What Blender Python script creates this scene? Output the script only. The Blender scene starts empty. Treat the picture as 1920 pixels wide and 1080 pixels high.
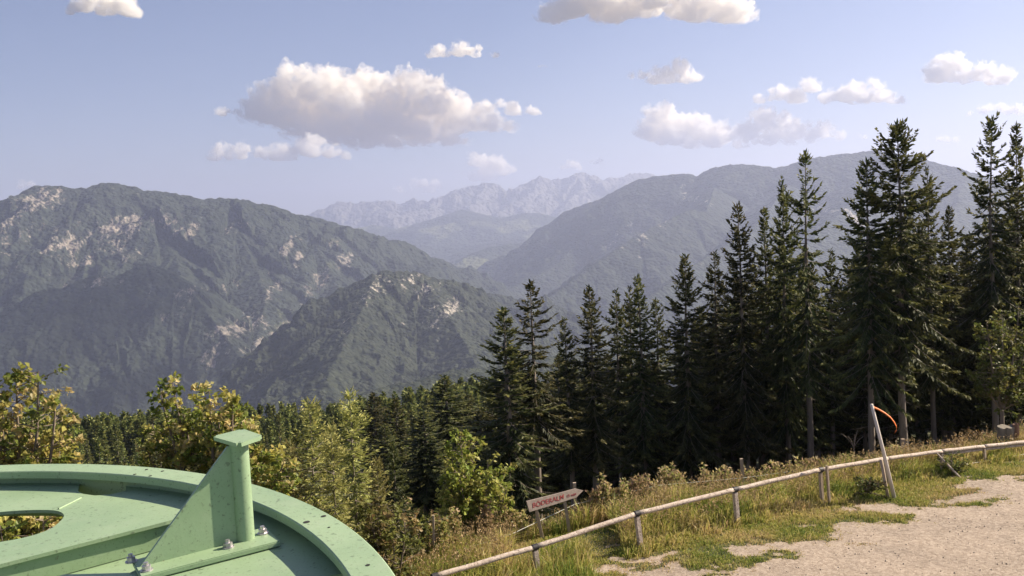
import bpy, bmesh, math, random
import numpy as np
from mathutils import Vector, Matrix
from mathutils.geometry import delaunay_2d_cdt

SC = bpy.context.scene
COL = SC.collection
rad = math.radians
random.seed(7)
RNG = np.random.default_rng(11)

# ------------------------------------------------------------------ camera
F_PX = 1844.0                      # focal length in pixels of the 1920 px wide frame
PITCH = math.atan(120 / F_PX)      # looking slightly down
ROLL = rad(2.5)
cam_d = bpy.data.cameras.new('camera')
cam = bpy.data.objects.new('camera', cam_d)
COL.objects.link(cam)
cam_d.sensor_width = 36.0
cam_d.lens = 36.0 * F_PX / 1920
cam_d.clip_start = 0.1
cam_d.clip_end = 120000
cam.matrix_world = (Matrix.Rotation(rad(90) - PITCH, 4, 'X') @ Matrix.Rotation(-ROLL, 4, 'Z'))
SC.camera = cam

# ------------------------------------------------------------------ sky and sun
SUN_AZ, SUN_EL = rad(72), rad(36)  # azimuth clockwise from the viewing direction (+Y)
SUN = Vector((math.sin(SUN_AZ) * math.cos(SUN_EL), math.cos(SUN_AZ) * math.cos(SUN_EL), math.sin(SUN_EL)))
world = bpy.data.worlds.new('World')
SC.world = world
world.use_nodes = True
wn = world.node_tree.nodes
sky = wn.new('ShaderNodeTexSky')
sky.sky_type = 'NISHITA'
sky.sun_disc = False
sky.sun_elevation = SUN_EL
sky.sun_rotation = SUN_AZ
sky.altitude = 1400
sky.air_density = 1.0
sky.dust_density = 1.6
sky.ozone_density = 1.6
tint = wn.new('ShaderNodeMix'); tint.data_type = 'RGBA'; tint.blend_type = 'MULTIPLY'
tint.inputs[0].default_value = 1.0
tint.inputs[7].default_value = (1.09, 0.97, 1.05, 1)
world.node_tree.links.new(sky.outputs[0], tint.inputs[6])
world.node_tree.links.new(tint.outputs[2], wn['Background'].inputs['Color'])
wn['Background'].inputs['Strength'].default_value = 0.05
sun_d = bpy.data.lights.new('sun', 'SUN')
sun_d.energy = 5.0
sun_d.angle = rad(0.5)
sun_d.color = (1.0, 0.88, 0.68)
sun = bpy.data.objects.new('sun', sun_d)
COL.objects.link(sun)
sun.rotation_euler = (-SUN).to_track_quat('-Z', 'Y').to_euler()

SC.view_settings.view_transform = 'Standard'
SC.view_settings.look = 'None'
SC.view_settings.exposure = 1.12
SC.view_settings.gamma = 1.0
SC.render.engine = 'CYCLES'
cy = SC.cycles
cy.use_denoising = True
cy.max_bounces = 32
cy.diffuse_bounces = 3
cy.glossy_bounces = 2
cy.transmission_bounces = 4
cy.transparent_max_bounces = 8
cy.volume_bounces = 32
cy.volume_step_rate = 0.35
cy.caustics_reflective = False
cy.caustics_refractive = False

# ------------------------------------------------------------------ helpers
CR, SR = math.cos(ROLL), math.sin(ROLL)
CP, SP = math.cos(PITCH), math.sin(PITCH)

def ray(px, py):
    x = (px - 960) / F_PX
    y = (540 - py) / F_PX
    xu = x * CR + y * SR
    yu = -x * SR + y * CR
    return Vector((xu, CP + yu * SP, -SP + yu * CP))

def at(px, py, Y):
    """world point seen at photo pixel (px, py) standing Y metres ahead"""
    d = ray(px, py)
    return d * (Y / d.y)

def tag(o, label=None, cat=None, group=None, kind=None):
    if label: o['label'] = label
    if cat: o['category'] = cat
    if group: o['group'] = group
    if kind: o['kind'] = kind
    return o

def empty(name, loc=(0, 0, 0), rz=0.0):
    o = bpy.data.objects.new(name, None)
    COL.objects.link(o)
    o.location = loc
    o.rotation_euler = (0, 0, rz)
    o.empty_display_size = 0.2
    return o

def link_mesh(name, me, mat, parent=None):
    o = bpy.data.objects.new(name, me)
    COL.objects.link(o)
    if mat is not None and not me.materials:
        me.materials.append(mat)
    if parent is not None:
        o.parent = parent
    return o

def np_mesh(name, verts, faces, smooth=False, col=None):
    """verts (N,3), faces (M,k) of one k, or a list of such arrays; col (N,3) point colours"""
    fl = faces if isinstance(faces, list) else [faces]
    fl = [f for f in fl if len(f)]
    me = bpy.data.meshes.new(name)
    me.vertices.add(len(verts))
    me.vertices.foreach_set('co', np.ascontiguousarray(verts, dtype=np.float32).ravel())
    nl = sum(f.size for f in fl)
    nf = sum(len(f) for f in fl)
    me.loops.add(nl)
    me.loops.foreach_set('vertex_index', np.concatenate([f.ravel() for f in fl]).astype(np.int32))
    me.polygons.add(nf)
    tot = np.concatenate([np.full(len(f), f.shape[1]) for f in fl])
    st = np.concatenate([[0], np.cumsum(tot)[:-1]])
    me.polygons.foreach_set('loop_start', st.astype(np.int32))
    me.polygons.foreach_set('use_smooth', np.full(nf, smooth))
    if col is not None:
        a = me.attributes.new('col', 'FLOAT_COLOR', 'POINT')
        c = np.ones((len(verts), 4), np.float32)
        c[:, :3] = col
        a.data.foreach_set('color', c.ravel())
    me.update(calc_edges=True)
    me.validate()
    return me

def fix_normals(me):
    bm = bmesh.new(); bm.from_mesh(me)
    bmesh.ops.recalc_face_normals(bm, faces=bm.faces)
    bm.to_mesh(me); bm.free()
    return me

# numpy noise
_perm = np.random.default_rng(3).permutation(512)
_P = np.concatenate([_perm, _perm, _perm])
_ang = np.random.default_rng(5).uniform(0, 2 * np.pi, 512)
_gx, _gy = np.cos(_ang), np.sin(_ang)

def perlin(x, y, seed=0):
    x = np.asarray(x, float) + seed * 17.31; y = np.asarray(y, float) - seed * 9.77
    xi = np.floor(x).astype(int); yi = np.floor(y).astype(int)
    xf = x - xi; yf = y - yi
    def g(ix, iy, fx, fy):
        h = _P[_P[ix & 511] + (iy & 511)]
        return _gx[h] * fx + _gy[h] * fy
    u = xf ** 3 * (xf * (xf * 6 - 15) + 10); v = yf ** 3 * (yf * (yf * 6 - 15) + 10)
    a = g(xi, yi, xf, yf); b = g(xi + 1, yi, xf - 1, yf)
    c = g(xi, yi + 1, xf, yf - 1); d = g(xi + 1, yi + 1, xf - 1, yf - 1)
    return ((a + u * (b - a)) + v * ((c + u * (d - c)) - (a + u * (b - a)))) * 1.5

def fbm(x, y, o=4, seed=0, ridged=False):
    s = 0; a = 1.0; t = 0
    for i in range(o):
        n = perlin(x * 2 ** i, y * 2 ** i, seed + i)
        s = s + a * ((1 - 2 * np.abs(n)) if ridged else n)
        t += a; a *= 0.5
    return s / t

_g3 = np.random.default_rng(8).normal(size=(512, 3)); _g3 /= np.linalg.norm(_g3, axis=1)[:, None]

def perlin3(p, seed=0):
    p = p + seed * 13.7
    i = np.floor(p).astype(int); f = p - i
    w = f ** 3 * (f * (f * 6 - 15) + 10)
    r = 0
    for dx in (0, 1):
        for dy in (0, 1):
            for dz in (0, 1):
                h = _P[_P[_P[(i[:, 0] + dx) & 511] + ((i[:, 1] + dy) & 511)] + ((i[:, 2] + dz) & 511)]
                g = _g3[h]
                d = g[:, 0] * (f[:, 0] - dx) + g[:, 1] * (f[:, 1] - dy) + g[:, 2] * (f[:, 2] - dz)
                r = r + d * (w[:, 0] if dx else 1 - w[:, 0]) * (w[:, 1] if dy else 1 - w[:, 1]) * (w[:, 2] if dz else 1 - w[:, 2])
    return r * 1.5

# materials
def new_mat(name):
    m = bpy.data.materials.new(name)
    m.use_nodes = True
    nt = m.node_tree
    return m, nt, nt.nodes['Principled BSDF'], nt.nodes['Material Output']

def N(nt, kind, **kw):
    n = nt.nodes.new('ShaderNode' + kind)
    for k, v in kw.items():
        if k in n.inputs: n.inputs[k].default_value = v
        else: setattr(n, k, v)
    return n

def ramp(nt, fac, stops):
    n = nt.nodes.new('ShaderNodeValToRGB')
    e = n.color_ramp.elements
    while len(e) < len(stops): e.new(0.5)
    for el, (p, c) in zip(e, stops):
        el.position = p
        el.color = (*c, 1) if len(c) == 3 else c
    nt.links.new(fac, n.inputs[0])
    return n

def mix(nt, fac, a, b, mode='MIX'):
    n = nt.nodes.new('ShaderNodeMix'); n.data_type = 'RGBA'; n.blend_type = mode
    for i, v in ((0, fac), (6, a), (7, b)):
        if isinstance(v, (int, float)): n.inputs[i].default_value = v
        elif isinstance(v, tuple): n.inputs[i].default_value = (*v, 1)
        else: nt.links.new(v, n.inputs[i])
    return n.outputs[2]

def noise_tex(nt, scale, detail=4, rough=0.55, vec=None):
    n = N(nt, 'TexNoise', Scale=scale, Detail=detail, Roughness=rough)
    if vec is None:
        g = nt.nodes.new('ShaderNodeNewGeometry'); vec = g.outputs['Position']
    nt.links.new(vec, n.inputs['Vector'])
    return n.outputs['Fac']

def leaf_mat(name, tint=(1, 1, 1), trans=0.35, rough=0.6):
    """leaf colours come per leaf from 'col'; a little per-tree variation"""
    m, nt, b, out = new_mat(name)
    a = N(nt, 'Attribute', attribute_name='col')
    oi = N(nt, 'ObjectInfo')
    hs = N(nt, 'HueSaturation')
    mr = N(nt, 'MapRange'); mr.inputs['To Min'].default_value = 0.475; mr.inputs['To Max'].default_value = 0.515
    nt.links.new(oi.outputs['Random'], mr.inputs['Value'])
    nt.links.new(mr.outputs[0], hs.inputs['Hue'])
    mv = N(nt, 'MapRange'); mv.inputs['To Min'].default_value = 0.68; mv.inputs['To Max'].default_value = 1.3
    nt.links.new(oi.outputs['Random'], mv.inputs['Value'])
    nt.links.new(mv.outputs[0], hs.inputs['Value'])
    nt.links.new(mix(nt, 1.0, a.outputs['Color'], tint, 'MULTIPLY'), hs.inputs['Color'])
    nt.links.new(hs.outputs[0], b.inputs['Base Color'])
    b.inputs['Roughness'].default_value = rough
    b.inputs['Specular IOR Level'].default_value = 0.25
    t = N(nt, 'BsdfTranslucent')
    nt.links.new(hs.outputs[0], t.inputs['Color'])
    ms = N(nt, 'MixShader'); ms.inputs[0].default_value = trans
    nt.links.new(b.outputs[0], ms.inputs[1]); nt.links.new(t.outputs[0], ms.inputs[2])
    nt.links.new(ms.outputs[0], out.inputs['Surface'])
    return m

def wood_mat(name, c1, c2, scale=9.0, bump=0.4, stretch=(1, 1, 0.12), spots=None):
    m, nt, b, out = new_mat(name)
    tc = N(nt, 'TexCoord'); mp = N(nt, 'Mapping'); mp.inputs['Scale'].default_value = stretch
    nt.links.new(tc.outputs['Object'], mp.inputs['Vector'])
    f = noise_tex(nt, scale, 6, 0.65, mp.outputs[0])
    c = ramp(nt, f, [(0.3, c1), (0.7, c2)]).outputs[0]
    if spots:
        f2 = noise_tex(nt, 24, 3, 0.5, tc.outputs['Object'])
        r2 = ramp(nt, f2, [(0.57, (0, 0, 0)), (0.66, (0.9, 0.9, 0.9))]).outputs[0]
        c = mix(nt, r2, c, spots)
    nt.links.new(c, b.inputs['Base Color'])
    b.inputs['Roughness'].default_value = 0.8
    bp = N(nt, 'Bump', Strength=bump, Distance=0.02)
    nt.links.new(f, bp.inputs['Height']); nt.links.new(bp.outputs[0], b.inputs['Normal'])
    return m

def plain_mat(name, c, rough=0.6, metal=0.0, var=0.25, scale=30):
    m, nt, b, out = new_mat(name)
    tc = N(nt, 'TexCoord')
    f = noise_tex(nt, scale, 4, 0.6, tc.outputs['Object'])
    lo = tuple(v * (1 - var) for v in c); hi = tuple(min(1, v * (1 + var)) for v in c)
    nt.links.new(ramp(nt, f, [(0.35, lo), (0.65, hi)]).outputs[0], b.inputs['Base Color'])
    b.inputs['Roughness'].default_value = rough
    b.inputs['Metallic'].default_value = metal
    return m

M_NEEDLE = leaf_mat('spruce_needles', trans=0.3)
M_LEAF = leaf_mat('broad_leaves', trans=0.48, rough=0.45)
M_GRASS = leaf_mat('grass_blades', trans=0.35)
M_BARK = wood_mat('spruce_bark', (0.12, 0.095, 0.078), (0.30, 0.25, 0.215), 10, 0.8)
M_TWIG = wood_mat('grey_twigs', (0.12, 0.09, 0.065), (0.25, 0.2, 0.16), 12, 0.3)
M_RAIL = wood_mat('weathered_rail_wood', (0.33, 0.255, 0.20), (0.62, 0.52, 0.45), 9, 0.7, (1, 1, 1), spots=(0.13, 0.09, 0.07))
M_POST = wood_mat('weathered_post_wood', (0.27, 0.20, 0.145), (0.52, 0.42, 0.32), 16, 0.4)
M_BOARD = wood_mat('pale_board_wood', (0.21, 0.165, 0.145), (0.32, 0.26, 0.23), 10, 0.2, (0.2, 1, 1))
M_BAND = plain_mat('dark_iron_band', (0.03, 0.026, 0.03), 0.6, 0.2)
M_RED = plain_mat('faded_red_paint', (0.30, 0.055, 0.055), 0.7, 0, 0.4, 60)
M_WIRE = plain_mat('pale_fence_wire', (0.55, 0.55, 0.5), 0.5, 0.0)
M_POLE = wood_mat('pale_pole_wood', (0.50, 0.43, 0.37), (0.72, 0.65, 0.58), 9, 0.4)
M_ORANGE = plain_mat('orange_tape', (0.9, 0.20, 0.015), 0.6, 0, 0.1)
M_STUMP = wood_mat('grey_stump_wood', (0.10, 0.085, 0.065), (0.26, 0.22, 0.175), 8, 0.6)

# ------------------------------------------------------------------ ground
GZ = -7.7
def fence_y(x): return 20.8 + 0.58 * x

def ground_z(x, y):
    x = np.asarray(x, float); y = np.asarray(y, float)
    d = np.maximum((y - fence_y(np.clip(x, -40, 60))) / 1.156, 0)
    def soft(v, k): return k * np.logaddexp(0, v / k)      # slope changes: brow, steep bank, long slope, drop to the valley
    br = np.interp(x, [-5, 4, 8, 14], [3.2, 3.0, 1.7, 0.9])
    z = GZ - 0.07 * d - 0.45 * soft(d - br, 0.4) + 0.30 * soft(d - br - 6.3, 1.0) - 0.30 * soft(d - 290, 8)
    amp = np.clip(d / 60, 0, 1)
    z = z + 2.0 * amp * perlin(x / 45, y / 45, 3) + 0.10 * perlin(x / 3.1, y / 3.1, 1) * np.clip(d, 0.25, 1)
    z = z + 12 * np.clip(d / 500 - 0.3, 0, 1) * fbm(x / 300, y / 300, 3, 4)
    zf = -760.0
    return np.where(z < zf + 60, zf + 60 * np.exp((np.maximum(z, -3e4) - zf - 60) / 60), z)

def gz(x, y): return float(ground_z(x, y))

def path_mask(x, y):
    """1 on the gravel, 0 in the grass"""
    x = np.asarray(x, float); y = np.asarray(y, float)
    s = (fence_y(x) - y) / 1.156                  # metres on this side of the fence
    edge = np.interp(x, [-3, 1.6, 4, 6, 8, 10, 12, 14, 17, 20], [0.9, 0.35, 1.1, 1.7, 1.7, 1.5, 1.5, 1.2, 1.1, 1.1])
    n = 0.75 * fbm(x / 1.6, y / 1.6, 4, 21) + 0.35 * fbm(x / 0.35, y / 0.35, 2, 25)
    v = (s - edge) * 0.75 + n * 1.7
    patch = fbm(x / 2.2 + 3, y / 1.1, 4, 31)
    v = v - np.clip(patch * 2.4 + 0.55, 0, 1.6) * np.clip(1.6 - (s - edge) * 0.6, 0, 1)
    v = np.where(x < -1.5, -1, v)
    return v

def axis(parts):
    return np.unique(np.concatenate([np.arange(a, b, s) for a, b, s in parts]))

gx = axis([(-15000, -3000, 1500), (-3000, -400, 130), (-400, -60, 12), (-60, -6, 1.2), (-6, 20, 0.11), (20, 70, 1.2), (70, 400, 12), (400, 3000, 130), (3000, 16001, 1000)])
gy = axis([(-1900, -200, 100), (-200, 10, 10), (10, 16, 0.5), (16, 36, 0.11), (36, 90, 1.0), (90, 600, 8), (600, 4000, 90), (4000, 27001, 1300)])
GX, GY = np.meshgrid(gx, gy)
GZZ = ground_z(GX, GY)
nx, ny = len(gx), len(gy)
gverts = np.stack([GX.ravel(), GY.ravel(), GZZ.ravel()], 1)
ii = (np.arange(ny - 1)[:, None] * nx + np.arange(nx - 1)[None]).ravel()
gfaces = np.stack([ii, ii + 1, ii + nx + 1, ii + nx], 1)

m, nt, b, out = new_mat('meadow_soil')
f1 = noise_tex(nt, 0.9, 6, 0.6); f2 = noise_tex(nt, 14, 4, 0.7)
c = ramp(nt, f1, [(0.3, (0.045, 0.06, 0.018)), (0.5, (0.09, 0.10, 0.03)), (0.7, (0.17, 0.14, 0.06))]).outputs[0]
c = mix(nt, f2, c, (0.05, 0.055, 0.02))
nt.links.new(c, b.inputs['Base Color']); b.inputs['Roughness'].default_value = 0.95
bp = N(nt, 'Bump', Strength=0.8, Distance=0.05); nt.links.new(f2, bp.inputs['Height']); nt.links.new(bp.outputs[0], b.inputs['Normal'])
ground = link_mesh('ground', np_mesh('ground', gverts, gfaces, True), m)
tag(ground, 'sloping mountain meadow soil running down to the valley', 'ground', kind='structure')

# gravel path: the cells of the fine grid that are gravel, laid 4 mm up
px_i = np.where((gx >= -3) & (gx <= 19.9))[0]; py_i = np.where((gy >= 10) & (gy <= 33))[0]
ax_ = axis([(-3, 19.9, 0.05)]); ay_ = axis([(11, 33, 0.05)])
AX, AY = np.meshgrid(ax_, ay_)
pm = path_mask(AX, AY)
AZ = ground_z(AX, AY) + 0.012 + 0.012 * fbm(AX / 0.8, AY / 0.8, 3, 44)
pn = len(ax_)
cell = (pm[:-1, :-1] + pm[1:, :-1] + pm[:-1, 1:] + pm[1:, 1:]) / 4 > -0.45
jj = (np.arange(len(ay_) - 1)[:, None] * pn + np.arange(pn - 1)[None])[cell]
pf = np.stack([jj, jj + 1, jj + pn + 1, jj + pn], 1)
used, inv = np.unique(pf, return_inverse=True)
pv = np.stack([AX.ravel() + RNG.uniform(-.02, .02, AX.size), AY.ravel() + RNG.uniform(-.02, .02, AX.size), AZ.ravel()], 1)[used]
m, nt, b, out = new_mat('gravel')
f1 = noise_tex(nt, 1.1, 6, 0.6); f2 = noise_tex(nt, 22, 4, 0.75)
vo = N(nt, 'TexVoronoi', Scale=16.0)
g = nt.nodes.new('ShaderNodeNewGeometry'); nt.links.new(g.outputs['Position'], vo.inputs['Vector'])
c = ramp(nt, f1, [(0.3, (0.21, 0.148, 0.107)), (0.5, (0.30, 0.218, 0.16)), (0.7, (0.385, 0.285, 0.213))]).outputs[0]
c = mix(nt, 0.5, c, ramp(nt, vo.outputs['Color'], [(0.1, (0.18, 0.145, 0.115)), (0.9, (0.52, 0.44, 0.36))]).outputs[0])
c = mix(nt, ramp(nt, f2, [(0.55, (0, 0, 0)), (0.75, (0.7, 0.7, 0.7))]).outputs[0], c, (0.17, 0.13, 0.10))
nt.links.new(c, b.inputs['Base Color']); b.inputs['Roughness'].default_value = 0.9
bp = N(nt, 'Bump', Strength=0.7, Distance=0.03); nt.links.new(f2, bp.inputs['Height']); nt.links.new(bp.outputs[0], b.inputs['Normal'])
path = link_mesh('path', np_mesh('path', pv, inv.reshape(-1, 4), True), m)
tag(path, 'beige gravel track beside the wooden rail fence', 'path', kind='structure')

# ------------------------------------------------------------------ mountains
def ridge_field(X, Y, lines):
    """height from ridge lines: list of (points Nx3, slope); also distance from and place along the winning line"""
    Z = np.full(X.shape, -1e9); D = np.zeros(X.shape); S = np.zeros(X.shape)
    for k, (pts, slope) in enumerate(lines):
        pts = np.array(pts, float)
        acc = 1000.0 * k
        for a, c in zip(pts[:-1], pts[1:]):
            ab = c[:2] - a[:2]; L2 = (ab ** 2).sum() + 1e-9; L = L2 ** 0.5
            t = np.clip(((X - a[0]) * ab[0] + (Y - a[1]) * ab[1]) / L2, 0, 1)
            d = np.hypot(X - a[0] - t * ab[0], Y - a[1] - t * ab[1])
            z = a[2] + t * (c[2] - a[2]) - slope * d
            w = z > Z
            Z = np.where(w, z, Z); D = np.where(w, d, D); S = np.where(w, acc + t * L, S)
            acc += L
    return Z, D, S

def pl(*pts): return [tuple(at(px, py, Y)) for px, py, Y in pts]

def mountain(name, lines, pxr, rr, res, floor_z, gully, rough, mat, label, seed, crags=(), jag=0):
    a0, a1 = [math.atan2(ray(p, 500).x, ray(p, 500).y) for p in pxr]
    A = np.linspace(a0, a1, res[0]); R = np.linspace(rr[0], rr[1], res[1])
    AA, RR = np.meshgrid(A, R)
    X = RR * np.sin(AA); Y = RR * np.cos(AA)
    sc = (rr[0] + rr[1]) / 2 / 5000.0
    wa = 90 * sc
    near = ridge_field(X, Y, lines)[1]
    k = np.clip(near / (350 * sc), 0, 1)
    Xw = X + wa * k * fbm(X / (700 * sc), Y / (700 * sc), 3, seed)
    Yw = Y + wa * k * fbm(X / (700 * sc), Y / (700 * sc), 3, seed + 7)
    Z, D, S = ridge_field(Xw, Yw, lines)
    k = np.clip(D / (320 * sc), 0, 1)
    gl = 300 * sc
    g1 = fbm(S / gl, D / (4.5 * gl), 4, seed + 3, True)
    Z = Z + gully * k * g1
    Z = Z + rough * (0.12 + k) * fbm(X / (330 * sc), Y / (330 * sc), 5, seed + 5, True)
    Z = Z + 0.035 * rough * fbm(X / (40 * sc), Y / (40 * sc), 2, seed + 9) * 4
    if jag: Z = Z + jag * (fbm(X / 430, Y / 900, 4, seed + 13, True) + 0.6 * fbm(X / 90, Y / 400, 2, seed + 17))
    Z = np.maximum(Z, floor_z)
    n0, n1 = res
    v = np.stack([X.ravel(), Y.ravel(), Z.ravel()], 1)
    q = (np.arange(n1 - 1)[:, None] * n0 + np.arange(n0 - 1)[None]).ravel()
    f = np.stack([q, q + 1, q + n0 + 1, q + n0], 1)
    keep = (Z.ravel()[f] > floor_z + 0.5).any(1)
    f = f[keep]
    u, inv = np.unique(f, return_inverse=True)
    me = np_mesh(name, v[u], inv.reshape(-1, 4), True)
    rk = np.zeros(len(u)); vx = v[u]
    for px, py, Yc, wx, wz, st in crags:                 # cliffs: place, half width and half height in metres, strength
        c_ = at(px, py, Yc)
        q = ((vx[:, 0] - c_.x) / wx) ** 2 + ((vx[:, 2] - c_.z) / wz) ** 2
        rk = np.maximum(rk, st * np.exp(-q ** 1.5))
    a_ = me.attributes.new('crag', 'FLOAT', 'POINT'); a_.data.foreach_set('value', rk.astype(np.float32))
    o = link_mesh(name, me, mat)
    return tag(o, label, 'mountain', kind='structure')

def mountain_mat(name, sc, forest=((0.013, 0.019, 0.016), (0.034, 0.042, 0.031)), meadow=(0.12, 0.13, 0.055), rock=((0.24, 0.21, 0.18), (0.50, 0.45, 0.39)),
                 steep=(0.72, 0.90), rockamt=0.62, meadowamt=0.66, bump=1.0):
    """forest with bare rock where it is steep; sc is a size factor for far mountains"""
    m, nt, b, out = new_mat(name)
    geo = nt.nodes.new('ShaderNodeNewGeometry')
    pos = geo.outputs['Position']
    grain = N(nt, 'TexVoronoi', Scale=0.055 / sc); nt.links.new(pos, grain.inputs['Vector'])
    fg = noise_tex(nt, 0.02 / sc, 3, 0.6, pos)
    big = noise_tex(nt, 0.0016 / sc, 5, 0.6, pos)
    mid = noise_tex(nt, 0.0075 / sc, 6, 0.68, pos)
    cf = ramp(nt, grain.outputs['Color'], [(0.15, forest[0]), (0.85, forest[1])]).outputs[0]
    cf = mix(nt, ramp(nt, fg, [(0.35, (0, 0, 0)), (0.65, (0.8, 0.8, 0.8))]).outputs[0], cf, tuple(v * 1.5 for v in forest[1]))
    md = ramp(nt, big, [(meadowamt, (0, 0, 0)), (meadowamt + 0.05, (0.75, 0.75, 0.75))]).outputs[0]
    cf = mix(nt, md, cf, meadow)
    sx = N(nt, 'SeparateXYZ'); nt.links.new(geo.outputs['Normal'], sx.inputs[0])
    st = ramp(nt, sx.outputs[2], [(steep[0], (1, 1, 1)), (steep[1], (0, 0, 0))]).outputs[0]
    # rock where steepness and broken noise agree
    mp = N(nt, 'Mapping'); mp.inputs['Scale'].default_value = (1, 1, 0.45); nt.links.new(pos, mp.inputs['Vector'])
    brk = noise_tex(nt, 0.012 / sc, 7, 0.72, mp.outputs[0])
    ad = N(nt, 'Math', operation='MULTIPLY_ADD'); nt.links.new(st, ad.inputs[0]); ad.inputs[1].default_value = 0.30
    nt.links.new(brk, ad.inputs[2])
    ad2 = N(nt, 'Math', operation='MULTIPLY_ADD'); nt.links.new(mid, ad2.inputs[0]); ad2.inputs[1].default_value = 0.40
    clus = N(nt, 'Math', operation='MULTIPLY_ADD'); nt.links.new(noise_tex(nt, 0.0023 / sc, 3, 0.5, pos), clus.inputs[0]); clus.inputs[1].default_value = 0.55
    nt.links.new(ad.outputs[0], clus.inputs[2]); nt.links.new(clus.outputs[0], ad2.inputs[2])
    rk = ramp(nt, ad2.outputs[0], [(rockamt + 0.53, (0, 0, 0)), (rockamt + 0.60, (1, 1, 1))])
    at_ = N(nt, 'Attribute', attribute_name='crag')
    mp2 = N(nt, 'Mapping'); mp2.inputs['Scale'].default_value = (1, 0.6, 0.30); nt.links.new(pos, mp2.inputs['Vector'])
    stk = noise_tex(nt, 0.03 / sc, 6, 0.8, mp2.outputs[0])
    cg = N(nt, 'Math', operation='MULTIPLY_ADD'); nt.links.new(at_.outputs['Fac'], cg.inputs[0]); cg.inputs[1].default_value = 0.20; nt.links.new(stk, cg.inputs[2])
    cgm = ramp(nt, cg.outputs[0], [(0.645, (0, 0, 0)), (0.72, (1, 1, 1))])
    both = N(nt, 'Math', operation='MAXIMUM'); nt.links.new(rk.outputs[0], both.inputs[0]); nt.links.new(cgm.outputs[0], both.inputs[1])
    cr = ramp(nt, noise_tex(nt, 0.03 / sc, 5, 0.7, mp.outputs[0]), [(0.3, rock[0]), (0.65, rock[1])]).outputs[0]
    nt.links.new(mix(nt, both.outputs[0], cf, cr), b.inputs['Base Color'])
    b.inputs['Roughness'].default_value = 0.95
    b.inputs['Specular IOR Level'].default_value = 0.1
    bp = N(nt, 'Bump', Strength=bump, Distance=9.0 * sc)
    nt.links.new(grain.outputs['Distance'], bp.inputs['Height']); bp.invert = True
    bp2 = N(nt, 'Bump', Strength=0.9, Distance=30.0 * sc)
    nt.links.new(mid, bp2.inputs['Height']); nt.links.new(bp.outputs[0], bp2.inputs['Normal'])
    nt.links.new(bp2.outputs[0], b.inputs['Normal'])
    return m

mat_left = mountain_mat('forest_and_limestone', 1.0, rockamt=0.71, rock=((0.17, 0.145, 0.125), (0.36, 0.315, 0.27)))
mat_hill = mountain_mat('forested_hill', 0.7, rockamt=0.76, forest=((0.012, 0.018, 0.013), (0.035, 0.041, 0.028)))
mat_right = mountain_mat('forested_flank', 1.3, rockamt=0.83)
mat_mid = mountain_mat('distant_forest', 2.2, rockamt=0.85, meadowamt=0.58, meadow=(0.2, 0.21, 0.10))
mat_far = mountain_mat('bare_limestone', 3.0, rockamt=0.36, forest=((0.04, 0.05, 0.04), (0.07, 0.08, 0.06)), rock=((0.09, 0.09, 0.09), (0.22, 0.21, 0.20)), steep=(0.7, 0.93))

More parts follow.
